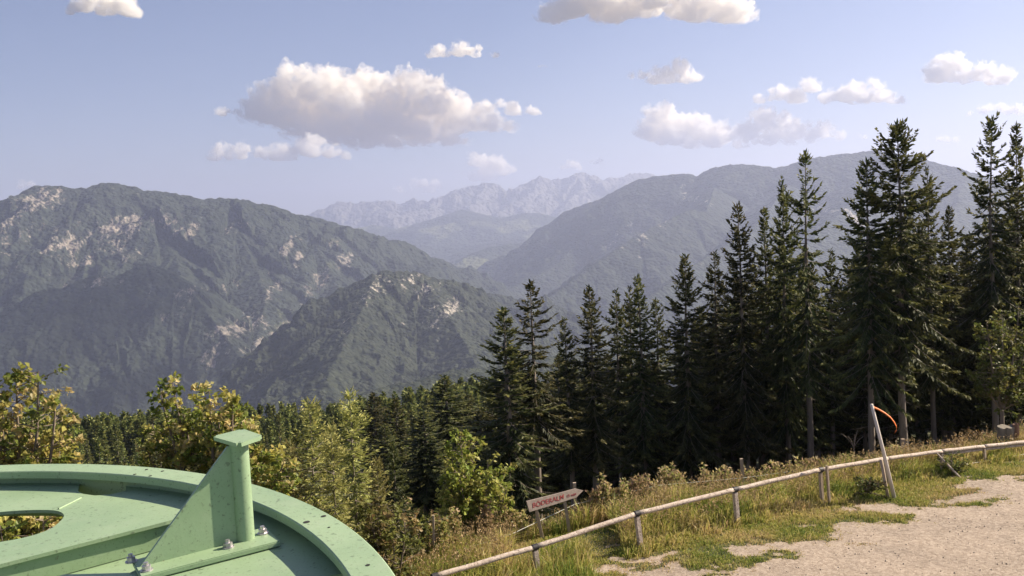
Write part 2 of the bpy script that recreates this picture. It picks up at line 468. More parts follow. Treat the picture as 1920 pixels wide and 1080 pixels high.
mountain('mountain', [
    (pl((-260, 520, 4700), (-120, 470, 4800), (0, 405, 4900), (40, 362, 4950), (66, 349, 5000), (90, 349, 5000), (130, 354, 5050), (172, 353, 5100), (185, 347, 5100), (203, 344, 5100), (240, 350, 5150), (270, 358, 5150), (310, 361, 5200), (345, 368, 5200), (375, 374, 5250), (432, 372, 5300), (470, 379, 5350), (505, 386, 5400), (518, 400, 5400), (560, 403, 5500), (600, 409, 5600), (650, 426, 5800), (690, 447, 6000), (740, 462, 6200), (790, 478, 6400), (830, 500, 6500), (858, 522, 6600), (900, 560, 6700)), 0.62),
    (pl((66, 349, 5000), (30, 430, 4700), (-30, 520, 4400), (-100, 640, 4000)), 0.75),
    (pl((203, 344, 5100), (190, 420, 4800), (165, 470, 4550), (150, 560, 4150)), 0.75),
    (pl((310, 361, 5200), (285, 430, 4850), (330, 480, 4600), (350, 560, 4200)), 0.7),
    (pl((432, 372, 5300), (440, 430, 5000), (480, 500, 4700), (500, 560, 4350), (480, 640, 3900), (470, 710, 3500)), 0.65),
    (pl((560, 403, 5500), (590, 460, 5150), (625, 520, 4800), (640, 580, 4450)), 0.6),
    (pl((-60, 640, 3700), (0, 590, 3800), (60, 553, 3850), (130, 535, 3900), (175, 515, 3950), (215, 521, 3980), (270, 495, 4050), (310, 505, 4050), (345, 530, 4000), (380, 575, 3900), (420, 630, 3750), (470, 700, 3500)), 0.85),
], (-330, 960), (2900, 7200), (820, 620), -640, 55, 75, mat_left, 'broad forested mountain with pale limestone cliffs at the valley\'s left side', 2, crags=[
    (85, 372, 4950, 90, 60, 1.0), (115, 385, 4950, 70, 50, 0.8), (65, 415, 4800, 60, 70, 0.9), (40, 470, 4600, 55, 90, 0.7), (95, 430, 4800, 70, 60, 0.6), (20, 520, 4400, 50, 70, 0.7),
    (150, 455, 4650, 80, 90, 0.9), (140, 430, 4750, 60, 60, 0.6), (190, 450, 4700, 60, 60, 0.55), (250, 425, 4900, 110, 70, 1.0), (240, 460, 4750, 90, 60, 0.85), (270, 410, 4950, 60, 50, 0.7), (275, 480, 4650, 50, 50, 0.6), (165, 490, 4500, 70, 35, 0.9), (110, 535, 4200, 60, 40, 0.6),
    (330, 415, 4950, 80, 50, 0.8), (355, 435, 4900, 50, 40, 0.8), (380, 430, 4950, 35, 55, 0.9), (320, 400, 5000, 60, 40, 0.5), (375, 475, 4750, 45, 40, 0.6), (440, 425, 5000, 60, 35, 0.7), (470, 440, 4950, 40, 40, 0.5), (410, 540, 4400, 50, 40, 0.7), (370, 575, 4200, 60, 40, 0.6),
    (560, 460, 5150, 35, 60, 0.95), (578, 485, 5050, 30, 50, 1.0), (605, 525, 4800, 45, 60, 0.9), (640, 490, 5000, 35, 45, 1.0), (655, 500, 5000, 25, 40, 0.8), (625, 455, 5150, 30, 25, 0.7), (510, 545, 4450, 30, 50, 0.9), (505, 520, 4600, 30, 40, 0.5),
    (455, 610, 4000, 80, 40, 0.9), (500, 640, 3900, 60, 40, 0.8), (420, 650, 3800, 50, 40, 0.7), (540, 600, 4200, 40, 50, 0.6), (500, 692, 3350, 70, 12, 1.2), (375, 690, 3500, 40, 30, 0.8), (330, 670, 3600, 50, 40, 0.4), (180, 530, 3900, 60, 30, 0.7), (160, 600, 3700, 70, 40, 0.45), (220, 640, 3700, 60, 40, 0.4)])

mountain('mountain', [
    (pl((440, 800, 2350), (480, 760, 2550), (540, 692, 2800), (600, 622, 2980), (650, 566, 3120), (690, 527, 3200), (715, 512, 3230), (745, 511, 3260), (775, 509, 3300), (805, 522, 3340), (835, 545, 3380), (870, 575, 3420), (930, 598, 3460), (1000, 640, 3500)), 0.7),
    (pl((700, 517, 3210), (690, 560, 3020), (650, 640, 2700), (610, 720, 2350)), 0.7),
    (pl((790, 514, 3320), (830, 580, 3050), (870, 640, 2800), (900, 700, 2500)), 0.65),
    (pl((960, 540, 4400), (900, 552, 4300), (860, 575, 4100)), 0.5),
], (400, 1120), (1900, 4300), (560, 480), -640, 30, 60, mat_hill, 'steep wooded hill with a reddish rocky top in the middle of the valley', 12, crags=[(720, 530, 3180, 60, 40, 0.6), (770, 525, 3250, 60, 30, 0.7), (800, 540, 3250, 50, 30, 0.7), (845, 570, 3200, 50, 25, 0.9), (690, 560, 3000, 50, 40, 0.45), (810, 610, 2900, 30, 20, 0.7), (650, 610, 2800, 40, 30, 0.4)])

mountain('mountain', [
    (pl((560, 800, 1500), (650, 752, 1650), (720, 728, 1750), (790, 712, 1800), (850, 694, 1850), (910, 690, 1900), (990, 676, 1950), (1090, 660, 2050), (1200, 650, 2100)), 0.5),
], (480, 1300), (1150, 2600), (420, 240), -640, 14, 26, mat_hill, 'low dark wooded ridge just beyond the near spruce tops', 22)

mountain('mountain', [
    (pl((930, 500, 8900), (985, 478, 9000), (1040, 438, 8900), (1052, 415, 8800), (1061, 397, 8700), (1085, 388, 8600), (1122, 375, 8500), (1160, 355, 8350), (1200, 336, 8200), (1232, 330, 8100), (1290, 326, 8000), (1308, 333, 8000), (1322, 322, 7950), (1342, 314, 7900), (1385, 308, 7800), (1455, 315, 7600), (1500, 303, 7500), (1535, 294, 7400), (1600, 287, 7300), (1640, 284, 7200), (1700, 290, 7000), (1760, 307, 6800), (1815, 322, 6600), (1900, 345, 6400), (2060, 400, 6200)), 0.76),
    (pl((1340, 352, 7350), (1325, 396, 6600), (1290, 394, 6500), (1255, 412, 6350), (1200, 440, 6100), (1120, 492, 5800), (1050, 545, 5550), (990, 585, 5300)), 0.78),
    (pl((1478, 345, 6900), (1470, 360, 6700), (1420, 420, 5800), (1370, 455, 5400), (1300, 500, 5050), (1230, 548, 4700), (1150, 600, 4400), (1060, 650, 4100)), 0.78),
    (pl((1122, 375, 8500), (1100, 440, 7900), (1040, 500, 7400), (960, 540, 7000), (900, 560, 6800)), 0.55),
    (pl((1625, 330, 6600), (1600, 380, 6000), (1500, 470, 5000), (1400, 540, 4500), (1300, 610, 4000)), 0.6),
    (pl((1815, 322, 6600), (1780, 420, 5500), (1700, 520, 4600)), 0.6),
], (820, 2080), (3500, 9600), (860, 640), -660, 50, 75, mat_right, 'long blue-shaded wooded mountain rising behind the tall spruces', 32, crags=[(1195, 445, 6300, 50, 60, 0.7), (1310, 360, 7200, 40, 120, 0.6), (1540, 420, 6300, 60, 160, 0.8), (1180, 475, 6100, 60, 40, 0.5), (1230, 420, 6500, 60, 40, 0.5)])

mountain('mountain', [
    (pl((600, 450, 14000), (670, 428, 14000), (700, 422, 14000), (716, 424, 14000), (742, 438, 14000), (775, 441, 13800), (800, 419, 13800), (830, 405, 13600), (866, 393, 13600), (900, 408, 13600), (940, 409, 13500), (980, 400, 13500), (1012, 400, 13500), (1040, 410, 13500), (1080, 430, 13500), (1160, 450, 13500)), 0.36),
    (pl((640, 450, 12200), (700, 446, 12000), (750, 460, 12000), (830, 472, 11800), (880, 462, 11800), (940, 452, 11600), (990, 452, 11500), (1060, 440, 11500), (1150, 440, 11500)), 0.3),
    (pl((740, 540, 9300), (800, 520, 9500), (850, 497, 9700), (885, 478, 9800), (920, 462, 9900), (960, 458, 10000), (1000, 455, 10000), (1060, 470, 10000)), 0.4),
], (560, 1260), (8300, 15600), (520, 420), -660, 40, 75, mat_mid, 'hazy blue foothills below the far rocky peaks', 42)

mountain('mountain', [
    (pl((480, 440, 18000), (595, 407, 18000), (620, 393, 18000), (641, 382, 18000), (665, 388, 18000), (686, 383, 18000), (720, 380, 18000), (745, 384, 18000), (780, 378, 18000), (815, 386, 17856), (835, 370, 17640), (850, 364, 17640), (880, 354, 17640), (912, 346, 17640), (935, 352, 17640), (955, 362, 17496), (985, 348, 17424), (1012, 337, 17424), (1050, 342, 17424), (1095, 327, 17424), (1130, 340, 17568), (1165, 333, 17712), (1210, 328, 18000), (1260, 345, 18000), (1360, 390, 18000)), 0.75),
    (pl((912, 346, 17640), (900, 372, 16992), (880, 395, 16344), (850, 420, 15696)), 0.7),
    (pl((1012, 337, 17424), (1000, 365, 16776), (960, 390, 16128), (930, 410, 15552)), 0.7),
    (pl((1095, 327, 17424), (1090, 360, 16776), (1060, 390, 15984)), 0.7),
    (pl((835, 370, 17640), (800, 395, 16848), (740, 415, 15984)), 0.6),
    (pl((686, 383, 18000), (720, 398, 17280), (735, 420, 16416)), 0.6),
], (470, 1380), (15000, 19200), (900, 460), -300, 230, 330, mat_far, 'far pale rocky alpine peaks on the horizon', 52, jag=42)

# ------------------------------------------------------------------ chairlift wheel (frame: u, v in its plane, n its axis)
HW = 0.95
wn_ = Vector((math.tan(rad(-3)), math.tan(rad(-2)), 1)).normalized()
wu = Vector((0, 1, 0)).cross(wn_).normalized()
wv = wn_.cross(wu)
WC = (-2.7498, 1.615)
RO, RI = 2.5097, 2.4026
wheel_org = wu * WC[0] + wv * WC[1] - wn_ * HW
WM = Matrix((wu, wv, wn_)).transposed().to_4x4(); WM.translation = wheel_org
WMI = WM.inverted()

def wl(px, py, dep):
    """wheel-frame point seen at a pixel, dep metres under the top of the rim"""
    d = ray(px, py)
    p = d * (-(HW + dep) / d.dot(wn_))
    return WMI @ p

m, nt, b, out = new_mat('green_paint')
tc = N(nt, 'TexCoord')
f1 = noise_tex(nt, 2.2, 5, 0.6, tc.outputs['Object']); f2 = noise_tex(nt, 55, 3, 0.6, tc.outputs['Object'])
c = ramp(nt, f1, [(0.3, (0.24, 0.345, 0.205)), (0.7, (0.32, 0.43, 0.265))]).outputs[0]
c = mix(nt, ramp(nt, f2, [(0.62, (0, 0, 0)), (0.68, (0.7, 0.7, 0.7))]).outputs[0], c, (0.11, 0.14, 0.09))
f4 = noise_tex(nt, 7, 6, 0.7, tc.outputs['Object'])
f5 = noise_tex(nt, 17, 5, 0.7, tc.outputs['Object'])
c = mix(nt, ramp(nt, f5, [(0.67, (0, 0, 0)), (0.72, (0.75, 0.75, 0.75))]).outputs[0], c, (0.17, 0.125, 0.075))
f6 = noise_tex(nt, 130, 2, 0.6, tc.outputs['Object'])
c = mix(nt, ramp(nt, f6, [(0.60, (0, 0, 0)), (0.72, (0.5, 0.5, 0.5))]).outputs[0], c, (0.13, 0.16, 0.10))
c = mix(nt, ramp(nt, f4, [(0.5, (0, 0, 0)), (0.75, (0.45, 0.45, 0.45))]).outputs[0], c, (0.36, 0.43, 0.30))
nt.links.new(c, b.inputs['Base Color'])
nt.links.new(ramp(nt, f1, [(0.2, (0.42,) * 3), (0.8, (0.6,) * 3)]).outputs[0], b.inputs['Roughness'])
bp = N(nt, 'Bump', Strength=0.12, Distance=0.004)
nt.links.new(f2, bp.inputs['Height']); nt.links.new(bp.outputs[0], b.inputs['Normal'])
M_GREEN = m
M_STEEL = plain_mat('zinc_plated_steel', (0.5, 0.47, 0.5), 0.4, 0.75, 0.25, 60)
M_HOLE_SHADE = plain_mat('painted_hole_shade', (0.02, 0.02, 0.02), 0.9)

wheel = empty('chairlift_wheel')
wheel.matrix_world = WM
tag(wheel, 'large green painted steel chairlift wheel with a bolted bracket on its disc', 'chairlift wheel')

def revolve(prof, seg):
    a = np.linspace(0, 2 * np.pi, seg, endpoint=False)
    pr = np.array(prof); k = len(pr)
    v = np.stack([np.cos(a)[:, None] * pr[None, :, 0], np.sin(a)[:, None] * pr[None, :, 0], np.repeat(pr[None, :, 1], seg, 0)], 2).reshape(-1, 3)
    i = np.arange(seg)[:, None] * k; j = ((np.arange(seg) + 1) % seg)[:, None] * k
    q = np.arange(k)[None]; q2 = ((np.arange(k) + 1) % k)[None]
    return v, np.stack([i + q, j + q, j + q2, i + q2], 2).reshape(-1, 4)

def in_poly(p, poly):
    x, y = p; c = False
    for (x0, y0), (x1, y1) in zip(poly, poly[1:] + poly[:1]):
        if (y0 > y) != (y1 > y) and x < (x1 - x0) * (y - y0) / (y1 - y0) + x0: c = not c
    return c

def plate(name, outline, holes, z_top, thick, mat, parent):
    """flat plate with cut-outs, real thickness"""
    vs, ed = [], []
    for poly in [outline] + holes:
        b0 = len(vs); vs += [Vector((p[0], p[1])) for p in poly]
        ed += [(b0 + i, b0 + (i + 1) % len(poly)) for i in range(len(poly))]
    V2, _, F2, _, _, _ = delaunay_2d_cdt(vs, ed, [], 0, 1e-5)
    tri = []
    for f in F2:
        c = sum((V2[i] for i in f), Vector((0, 0))) / 3
        if in_poly(c, outline) and not any(in_poly(c, h) for h in holes): tri.append(tuple(f))
    bm = bmesh.new()
    bv = [bm.verts.new((p.x, p.y, z_top)) for p in V2]
    for f in tri: bm.faces.new([bv[i] for i in f])
    bmesh.ops.delete(bm, geom=[v for v in bm.verts if not v.link_faces], context='VERTS')
    ex = bmesh.ops.extrude_face_region(bm, geom=bm.faces[:])
    for v in ex['geom']:
        if isinstance(v, bmesh.types.BMVert): v.co.z -= thick
    bmesh.ops.recalc_face_normals(bm, faces=bm.faces)
    me = bpy.data.meshes.new(name); bm.to_mesh(me); bm.free()
    return link_mesh(name, me, mat, parent)

rv, rf = revolve([(RI, 0), (RI + 0.004, 0.003), (RO - 0.004, 0.003), (RO, 0), (RO, -0.02), (RO - 0.04, -0.05), (RO - 0.05, -0.10), (RO - 0.04, -0.15), (RO, -0.18), (RO, -0.20), (RI + 0.045, -0.20), (RI + 0.045, -0.03), (RI, -0.026)], 360)
rim = link_mesh('rim', fix_normals(np_mesh('rim', rv, rf)), M_GREEN, wheel)
for p in rim.data.polygons: p.use_smooth = False

def circle(c, r, n=48, ry=None, rot=0):
    ry = ry or r
    o = []
    for k in range(n):
        a = 2 * math.pi * k / n
        x, y = r * math.cos(a), ry * math.sin(a)
        o.append((c[0] + x * math.cos(rot) - y * math.sin(rot), c[1] + x * math.sin(rot) + y * math.cos(rot)))
    return o

DZ = 0.06
E1 = wl(0, 1058, DZ); E2 = wl(311, 978, DZ); E3 = wl(375, 959, DZ)
dE = (E1 - E2).normalized()
E0 = E1 + dE * 0.55
B1 = wl(120, 1077, DZ); B2 = wl(243, 1074, DZ); B3 = wl(300, 1046, DZ); B4 = wl(392, 985, DZ)
gap = [tuple(p)[:2] for p in (E0, E1, E2, E3, B4, B3, B2, B1)]
gap.append((B1.x - 0.45, B1.y - 0.30))
hc = Vector((0.80, 1.76))
hole1 = []
for px, py in ((120, 966), (112, 978), (95, 991), (70, 1001), (40, 1009), (0, 1016), (-60, 1024), (-130, 1026), (-190, 1016), (-200, 1000), (-160, 983), (-90, 970), (-30, 963), (0, 960), (40, 957), (80, 956), (108, 958)):
    q = wl(px, py, DZ); hole1.append((q.x, q.y))
def smooth_closed(p, n=6):
    p = np.array(p); o = []
    for i in range(len(p)):
        a, b_, c_, d_ = p[i - 1], p[i], p[(i + 1) % len(p)], p[(i + 2) % len(p)]
        for t in np.linspace(0, 1, n, endpoint=False):
            o.append(tuple(0.5 * (2 * b_ + (c_ - a) * t + (2 * a - 5 * b_ + 4 * c_ - d_) * t * t + (3 * b_ - a - 3 * c_ + d_) * t ** 3)))
    return o
hole1 = smooth_closed(hole1)
q = wl(650, 1100, DZ)
hole2 = circle((q.x, q.y), 0.13, 40, 0.10)
hole3 = []
for px, py in ((146, 921), (156, 926), (178, 929), (206, 927), (236, 920), (236, 905), (150, 905)):
    q = wl(px, py, DZ); hole3.append((q.x, q.y))
outer = circle((0, 0), RI + 0.055, 300)
disc = plate('disc', outer, [gap, hole1, hole2, hole3, circle((0, 0), 0.3, 40), circle((-1.2, 0.6), 0.5, 40), circle((-0.3, -1.3), 0.5, 40), circle((1.1, -0.8), 0.45, 40)], -DZ, 0.012, M_GREEN, wheel)
def web(p0, p1, z0, z1, t, name='web'):
    d = (p1 - p0); d.z = 0; s = Vector((-d.y, d.x, 0)).normalized() * t / 2
    v = []
    for z in (z0, z1):
        for p, sg in ((p0, 1), (p1, 1), (p1, -1), (p0, -1)):
            v.append((p.x + s.x * sg, p.y + s.y * sg, z))
    f = np.array([[0, 1, 2, 3], [7, 6, 5, 4], [0, 4, 5, 1], [1, 5, 6, 2], [2, 6, 7, 3], [3, 7, 4, 0]])
    return link_mesh(name, fix_normals(np_mesh(name, np.array(v), f)), M_GREEN, wheel)
off = Vector((-dE.y, dE.x, 0))
if off.dot(Vector((0, 1, 0))) < 0: off = -off
web(E0 + off * 0.012, E3 + off * 0.012, -DZ - 0.0135, -0.152, 0.012)
web(B2 + Vector((0.02, -0.02, 0)), B4 + Vector((0.02, -0.02, 0)), -DZ - 0.0135, -0.152, 0.012)
bot = [tuple(p)[:2] for p in (E0 + off * 0.1, E3 + off * 0.05, B4 + Vector((0.08, -0.02, 0)), B2 + Vector((0.1, -0.1, 0)), B1 + Vector((-0.3, -0.35, 0)))]
plate('lower_flange', bot, [], -0.155, 0.012, M_GREEN, wheel)
# weld bead across the disc, and dark discs on the rim standing in for shaded holes
def tube(pts, radii, sides=6, cap=True):
    pts = [Vector(p) for p in pts]
    v = []; n = len(pts)
    if not hasattr(radii, '__len__'): radii = [radii] * n
    ref = Vector((0.31, 0.17, 0.93)).normalized()
    for i, p in enumerate(pts):
        d = (pts[min(i + 1, n - 1)] - pts[max(i - 1, 0)])
        d = d.normalized() if d.length > 0 else Vector((0, 0, 1))
        if abs(d.dot(ref)) > 0.98: ref = Vector((1, 0, 0.1)).normalized()
        a = d.cross(ref).normalized(); b_ = d.cross(a)
        for k in range(sides):
            t = 2 * math.pi * k / sides
            v.append(p + (a * math.cos(t) + b_ * math.sin(t)) * radii[i])
    f = []
    for i in range(n - 1):
        for k in range(sides):
            k2 = (k + 1) % sides
            f.append((i * sides + k, i * sides + k2, (i + 1) * sides + k2, (i + 1) * sides + k))
    return np.array([tuple(p) for p in v]), np.array(f)

class MB:
    """collects quad meshes"""
    def __init__(s): s.v = []; s.f = []; s.c = []; s.n = 0
    def add(s, v, f, col=None):
        s.v.append(np.asarray(v, float)); s.f.append(np.asarray(f) + s.n); s.n += len(v)
        if col is not None: s.c.append(np.broadcast_to(np.asarray(col, float), (len(v), 3)))
    def tube(s, p, r, sides=6): s.add(*tube(p, r, sides))
    def box(s, c, sx, sy, sz, ax=None, ay=None, az=None):
        c = Vector(c); ax = ax or Vector((1, 0, 0)); ay = ay or Vector((0, 1, 0)); az = az or Vector((0, 0, 1))
        v = [c + ax * (i * sx / 2) + ay * (j * sy / 2) + az * (k * sz / 2) for k in (-1, 1) for i, j in ((-1, -1), (1, -1), (1, 1), (-1, 1))]
        s.add([tuple(p) for p in v], [[3, 2, 1, 0], [4, 5, 6, 7], [0, 1, 5, 4], [1, 2, 6, 5], [2, 3, 7, 6], [3, 0, 4, 7]])
    def mesh(s, name, smooth=False):
        return np_mesh(name, np.concatenate(s.v), np.concatenate(s.f), smooth, np.concatenate(s.c) if s.c else None)
    def build(s, name, mat, parent=None, smooth=False, caps=False):
        me = s.mesh(name, smooth)
        if caps:
            bm = bmesh.new(); bm.from_mesh(me)
            bmesh.ops.holes_fill(bm, edges=[e for e in bm.edges if e.is_boundary])
            bmesh.ops.recalc_face_normals(bm, faces=bm.faces)
            bm.to_mesh(me); bm.free()
        return link_mesh(name, me, mat, parent)

mb = MB()
s0 = wl(110, 955, DZ); s1 = wl(152, 934, DZ); s0.z = s1.z = -DZ + 0.001
mb.tube([s0, (s0 + s1) / 2, s1], 0.004, 6)
mb.build('weld_seam', M_GREEN, wheel, True)
for px, py, r in ((275, 882, .006), (305, 885, .006), (253, 891, .006), (282, 894, .006), (575, 981, .010), (607, 970, .008), (617, 991, .004), (690, 1062, .006)):
    q = wl(px, py, 0)
    mb = MB(); mb.tube([(q.x, q.y, 0.0), (q.x, q.y, 0.0045)], r, 10)
    mb.build('hole_disc', M_HOLE_SHADE, rim, caps=True)  # dark disc paints the shade of a hole; nothing is cut
# hub and mast carry the wheel (out of the frame)
rv, rf = revolve([(0.001, 0.02), (0.28, 0.02), (0.33, -0.04), (0.33, -0.3), (0.001, -0.3)], 48)
link_mesh('hub', fix_normals(np_mesh('hub', rv, rf)), M_GREEN, wheel)
ml = WMI @ Vector((wheel_org.x, wheel_org.y, GZ - 0.3))
mb = MB(); mb.tube([(0, 0, -0.3), ml], [0.3, 0.42], 24)
mb.build('mast', M_GREEN, wheel, True, True)

# bolted bracket: base plate > gusset, post, cap, bolts
def T3(x, y, z): return Vector((x, y, z))
bdir = (wl(459, 1012, .04) - wl(262, 1062, .04)); bdir.z = 0; bdir.normalize()
bnor = Vector((bdir.y, -bdir.x, 0))
bl = Vector((1.571, 1.163, 0)); blen = 0.405; bw = 0.168
ZB0, ZB1 = -DZ, -0.04
mb = MB()
mb.box(bl + bdir * blen / 2 + Vector((0, 0, (ZB0 + ZB1) / 2 + 0.0015)), blen, bw, ZB1 - ZB0 - 0.003, bdir, Vector((-bdir.y, bdir.x, 0)))
me = mb.mesh('base_plate')
bm = bmesh.new(); bm.from_mesh(me); bmesh.ops.recalc_face_normals(bm, faces=bm.faces)
bmesh.ops.bevel(bm, geom=bm.edges[:], offset=0.003, segments=2, affect='EDGES'); bm.to_mesh(me); bm.free()
base_plate = link_mesh('base_plate', me, M_GREEN, wheel)
pb = wl(460, 1010, .04); pb.z = ZB1
PT = Vector((pb.x + 0.012, pb.y + 0.015, 0.262))
g0 = wl(262, 1062, .04); g0.z = ZB1
gt = PT - bdir * 0.035; gt.z = 0.255
mb = MB(); t2 = bnor * 0.007
pr = PT.lerp(pb, 0.02)
pts = [g0, pb + Vector((0, 0, -0.001)), pr, gt]
mb.add([tuple(p + t2) for p in pts] + [tuple(p - t2) for p in pts], [[0, 1, 2, 3], [7, 6, 5, 4], [0, 4, 5, 1], [1, 5, 6, 2], [2, 6, 7, 3], [3, 7, 4, 0]])
link_mesh('gusset', fix_normals(mb.mesh('gusset')), M_GREEN, base_plate)
mb = MB(); mb.tube([pb + Vector((0, 0, -0.001)), PT], 0.029, 28); mb.build('bracket_post', M_GREEN, base_plate, True)
mb = MB()
cc = [wl(397.8, 823.5, .035 - .30), wl(447, 837.8, .035 - .30), wl(494, 822, .035 - .30), wl(456, 808.8, .035 - .30)]
mb.add([(p.x, p.y, 0.262) for p in cc] + [(p.x, p.y, 0.274) for p in cc], [[3, 2, 1, 0], [4, 5, 6, 7], [0, 1, 5, 4], [1, 2, 6, 5], [2, 3, 7, 6], [3, 0, 4, 7]])
me = mb.mesh('cap_plate')
bm = bmesh.new(); bm.from_mesh(me); bmesh.ops.recalc_face_normals(bm, faces=bm.faces)
vb = [e for e in bm.edges if abs(e.verts[0].co.z - e.verts[1].co.z) > 0.005]
bmesh.ops.bevel(bm, geom=vb, offset=0.012, segments=3, affect='EDGES')
bm.to_mesh(me); bm.free()
link_mesh('cap_plate', me, M_GREEN, base_plate)
# hexagon bolt with washer and thread end, copied
mb = MB()
def prism(mb, r, z0, z1, n):
    mb.tube([(0, 0, z0), (0, 0, z1)], r, n)
prism(mb, 0.0155, 0, 0.003, 20); prism(mb, 0.0115, 0.003, 0.0135, 6); prism(mb, 0.0062, 0.0135, 0.021, 10)
bolt_me = mb.mesh('bolt')
bm = bmesh.new(); bm.from_mesh(bolt_me); bmesh.ops.holes_fill(bm, edges=[e for e in bm.edges if e.is_boundary]); bmesh.ops.recalc_face_normals(bm, faces=bm.faces); bm.to_mesh(bolt_me); bm.free()
bolt_me.materials.append(M_STEEL)
for k, (x, y) in enumerate(((1.535, 1.222), (1.612, 1.137), (1.812, 1.268), (1.893, 1.366), (1.74, 1.345))):
    o = bpy.data.objects.new('bolt', bolt_me); COL.objects.link(o); o.parent = base_plate
    o.location = (x, y, ZB1); o.rotation_euler = (0, 0, k * 0.7); o.scale = (1.15, 1.15, 1.15)

# ------------------------------------------------------------------ trees
def kites(P, T, S, L, W):
    """diamond shaped needle sprays / leaves: root P, direction T, side S"""
    L = L[:, None]; W = W[:, None]
    v = np.stack([P, P + T * L * 0.42 + S * W * 0.5, P + T * L, P + T * L * 0.42 - S * W * 0.5], 1)
    return v.reshape(-1, 3), np.arange(len(P) * 4).reshape(-1, 4)

def unit(a): return a / (np.linalg.norm(a, axis=-1, keepdims=True) + 1e-9)

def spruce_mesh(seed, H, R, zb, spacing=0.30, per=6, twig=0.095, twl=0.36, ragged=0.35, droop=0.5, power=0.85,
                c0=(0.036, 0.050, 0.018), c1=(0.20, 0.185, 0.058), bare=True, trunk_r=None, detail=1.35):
    r = np.random.default_rng(seed)
    tr = trunk_r or 0.011 * H + 0.03
    P = []; T = []; S = []; L = []; W = []; C = []
    tm = MB()
    nz = 14
    wob = r.normal(0, 0.02 * R, (nz, 2)); wob[0] = 0
    zs = np.linspace(-0.5, H, nz)
    cx = np.cumsum(wob[:, 0]) * 0.5; cyy = np.cumsum(wob[:, 1]) * 0.5
    tm.tube([(cx[i], cyy[i], zs[i]) for i in range(nz)], [tr * max(0.05, (1 - max(zs[i], 0) / H)) ** 0.8 * (1.35 if i == 0 else 1) for i in range(nz)], 8)
    z = zb
    while z < H - 0.12:
        f = (H - z) / (H - zb)
        Lm = R * (f ** power) * (1 if f < 0.8 else 1 - (f - 0.8) * 1.2)
        n = max(3, int(round(per * (0.6 + 0.4 * f) + r.normal(0, 0.7))))
        a0 = r.uniform(0, 6.28)
        for k in range(n):
            if r.random() < 0.10: continue
            az = a0 + 6.283 * k / n + r.normal(0, 0.28)
            l = Lm * np.clip(r.normal(1 - ragged * 0.3, ragged), 0.35, 1.5) + 0.10
            el = 0.75 - 1.25 * min(1, f * 1.5) + r.normal(0, 0.12)
            zz = z + r.normal(0, spacing * 0.3)
            base = np.array([np.interp(zz, zs, cx), np.interp(zz, zs, cyy), zz])
            d = np.array([np.cos(az), np.sin(az)])
            m_ = max(3, int(l / (0.085 / detail)))
            t = np.linspace(0.1, 1, m_)
            def pos(t):
                h = np.sin(el) * l * t - droop * 0.45 * l * t ** 1.5 * f + 0.30 * l * np.maximum(t - 0.45, 0) ** 1.6 * 2
                ho = np.cos(el) * l * t
                return base + np.stack([d[0] * ho, d[1] * ho, h], -1)
            pp = pos(t); dd = unit(pos(t + 0.02) - pp)
            if l > 0.7:
                q = pos(np.array([0, 0.35, 0.7])); tm.tube(q, [0.014 + 0.008 * l, 0.012, 0.005], 3)
            side = np.array([-d[1], d[0], 0.0])
            for sg in (-1, 1):
                if l < 0.25 and sg < 0: continue
                tl = twl * (0.35 + 0.65 * np.sqrt(l / max(R, .1))) * (1.1 - 0.75 * t) * r.uniform(0.6, 1.4, m_) + 0.05
                dirv = unit(side[None] * sg * r.uniform(0.5, 1.0, m_)[:, None] + dd * r.uniform(0.5, 1.1, m_)[:, None] + np.array([0, 0, -1.0])[None] * (r.uniform(0.0, 0.9, m_) * (0.4 + f))[:, None])
                sv = unit(np.cross(dirv, r.normal(size=(m_, 3)) + np.array([0, 0, 1.2])))
                P.append(pp); T.append(dirv); S.append(sv); L.append(tl); W.append(twig * r.uniform(0.7, 1.3, m_))
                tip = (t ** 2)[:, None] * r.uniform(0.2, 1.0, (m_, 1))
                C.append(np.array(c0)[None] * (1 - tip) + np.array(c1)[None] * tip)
            # sprays hanging and standing along the branch itself
            k2 = max(2, m_ // 2)
            ti = r.uniform(0.15, 1, k2)
            pp = pos(ti); dirv = unit(unit(pos(ti + 0.02) - pp) + r.normal(0, 0.35, (k2, 3)) + np.array([0, 0, -0.4 * f]))
            sv = unit(np.cross(dirv, r.normal(size=(k2, 3))))
            P.append(pp); T.append(dirv); S.append(sv); L.append(r.uniform(0.6, 1.2, k2) * twl * 0.8); W.append(twig * r.uniform(0.7, 1.2, k2))
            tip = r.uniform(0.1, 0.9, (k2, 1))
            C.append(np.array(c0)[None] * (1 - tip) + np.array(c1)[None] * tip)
        z += spacing * r.uniform(0.75, 1.25) * (0.55 + 0.45 * f)
    # leader
    k2 = 10
    P.append(np.stack([np.full(k2, cx[-1]), np.full(k2, cyy[-1]), np.linspace(H - 0.4, H + 0.02, k2)], 1))
    dirv = unit(r.normal(0, 0.35, (k2, 3)) + np.array([0, 0, 1])); T.append(dirv); S.append(unit(np.cross(dirv, r.normal(size=(k2, 3)))))
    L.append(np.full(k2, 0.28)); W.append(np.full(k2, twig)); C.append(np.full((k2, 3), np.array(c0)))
    if bare and zb > 1.0:
        for _ in range(int(zb * 5)):
            zz = r.uniform(0.8, zb + 0.5); az = r.uniform(0, 6.28); l = r.uniform(0.3, 1.3)
            p0 = np.array([np.interp(zz, zs, cx), np.interp(zz, zs, cyy), zz]); dv = np.array([np.cos(az), np.sin(az), -0.25])
            tm.tube([p0, p0 + dv * l * 0.5, p0 + dv * l + np.array([0, 0, 0.08])], [0.013, 0.008, 0.003], 3)
    P = np.concatenate(P); T = np.concatenate(T); S = np.concatenate(S); L = np.concatenate(L); W = np.concatenate(W); C = np.concatenate(C)
    v, f = kites(P, T, S, L, W)
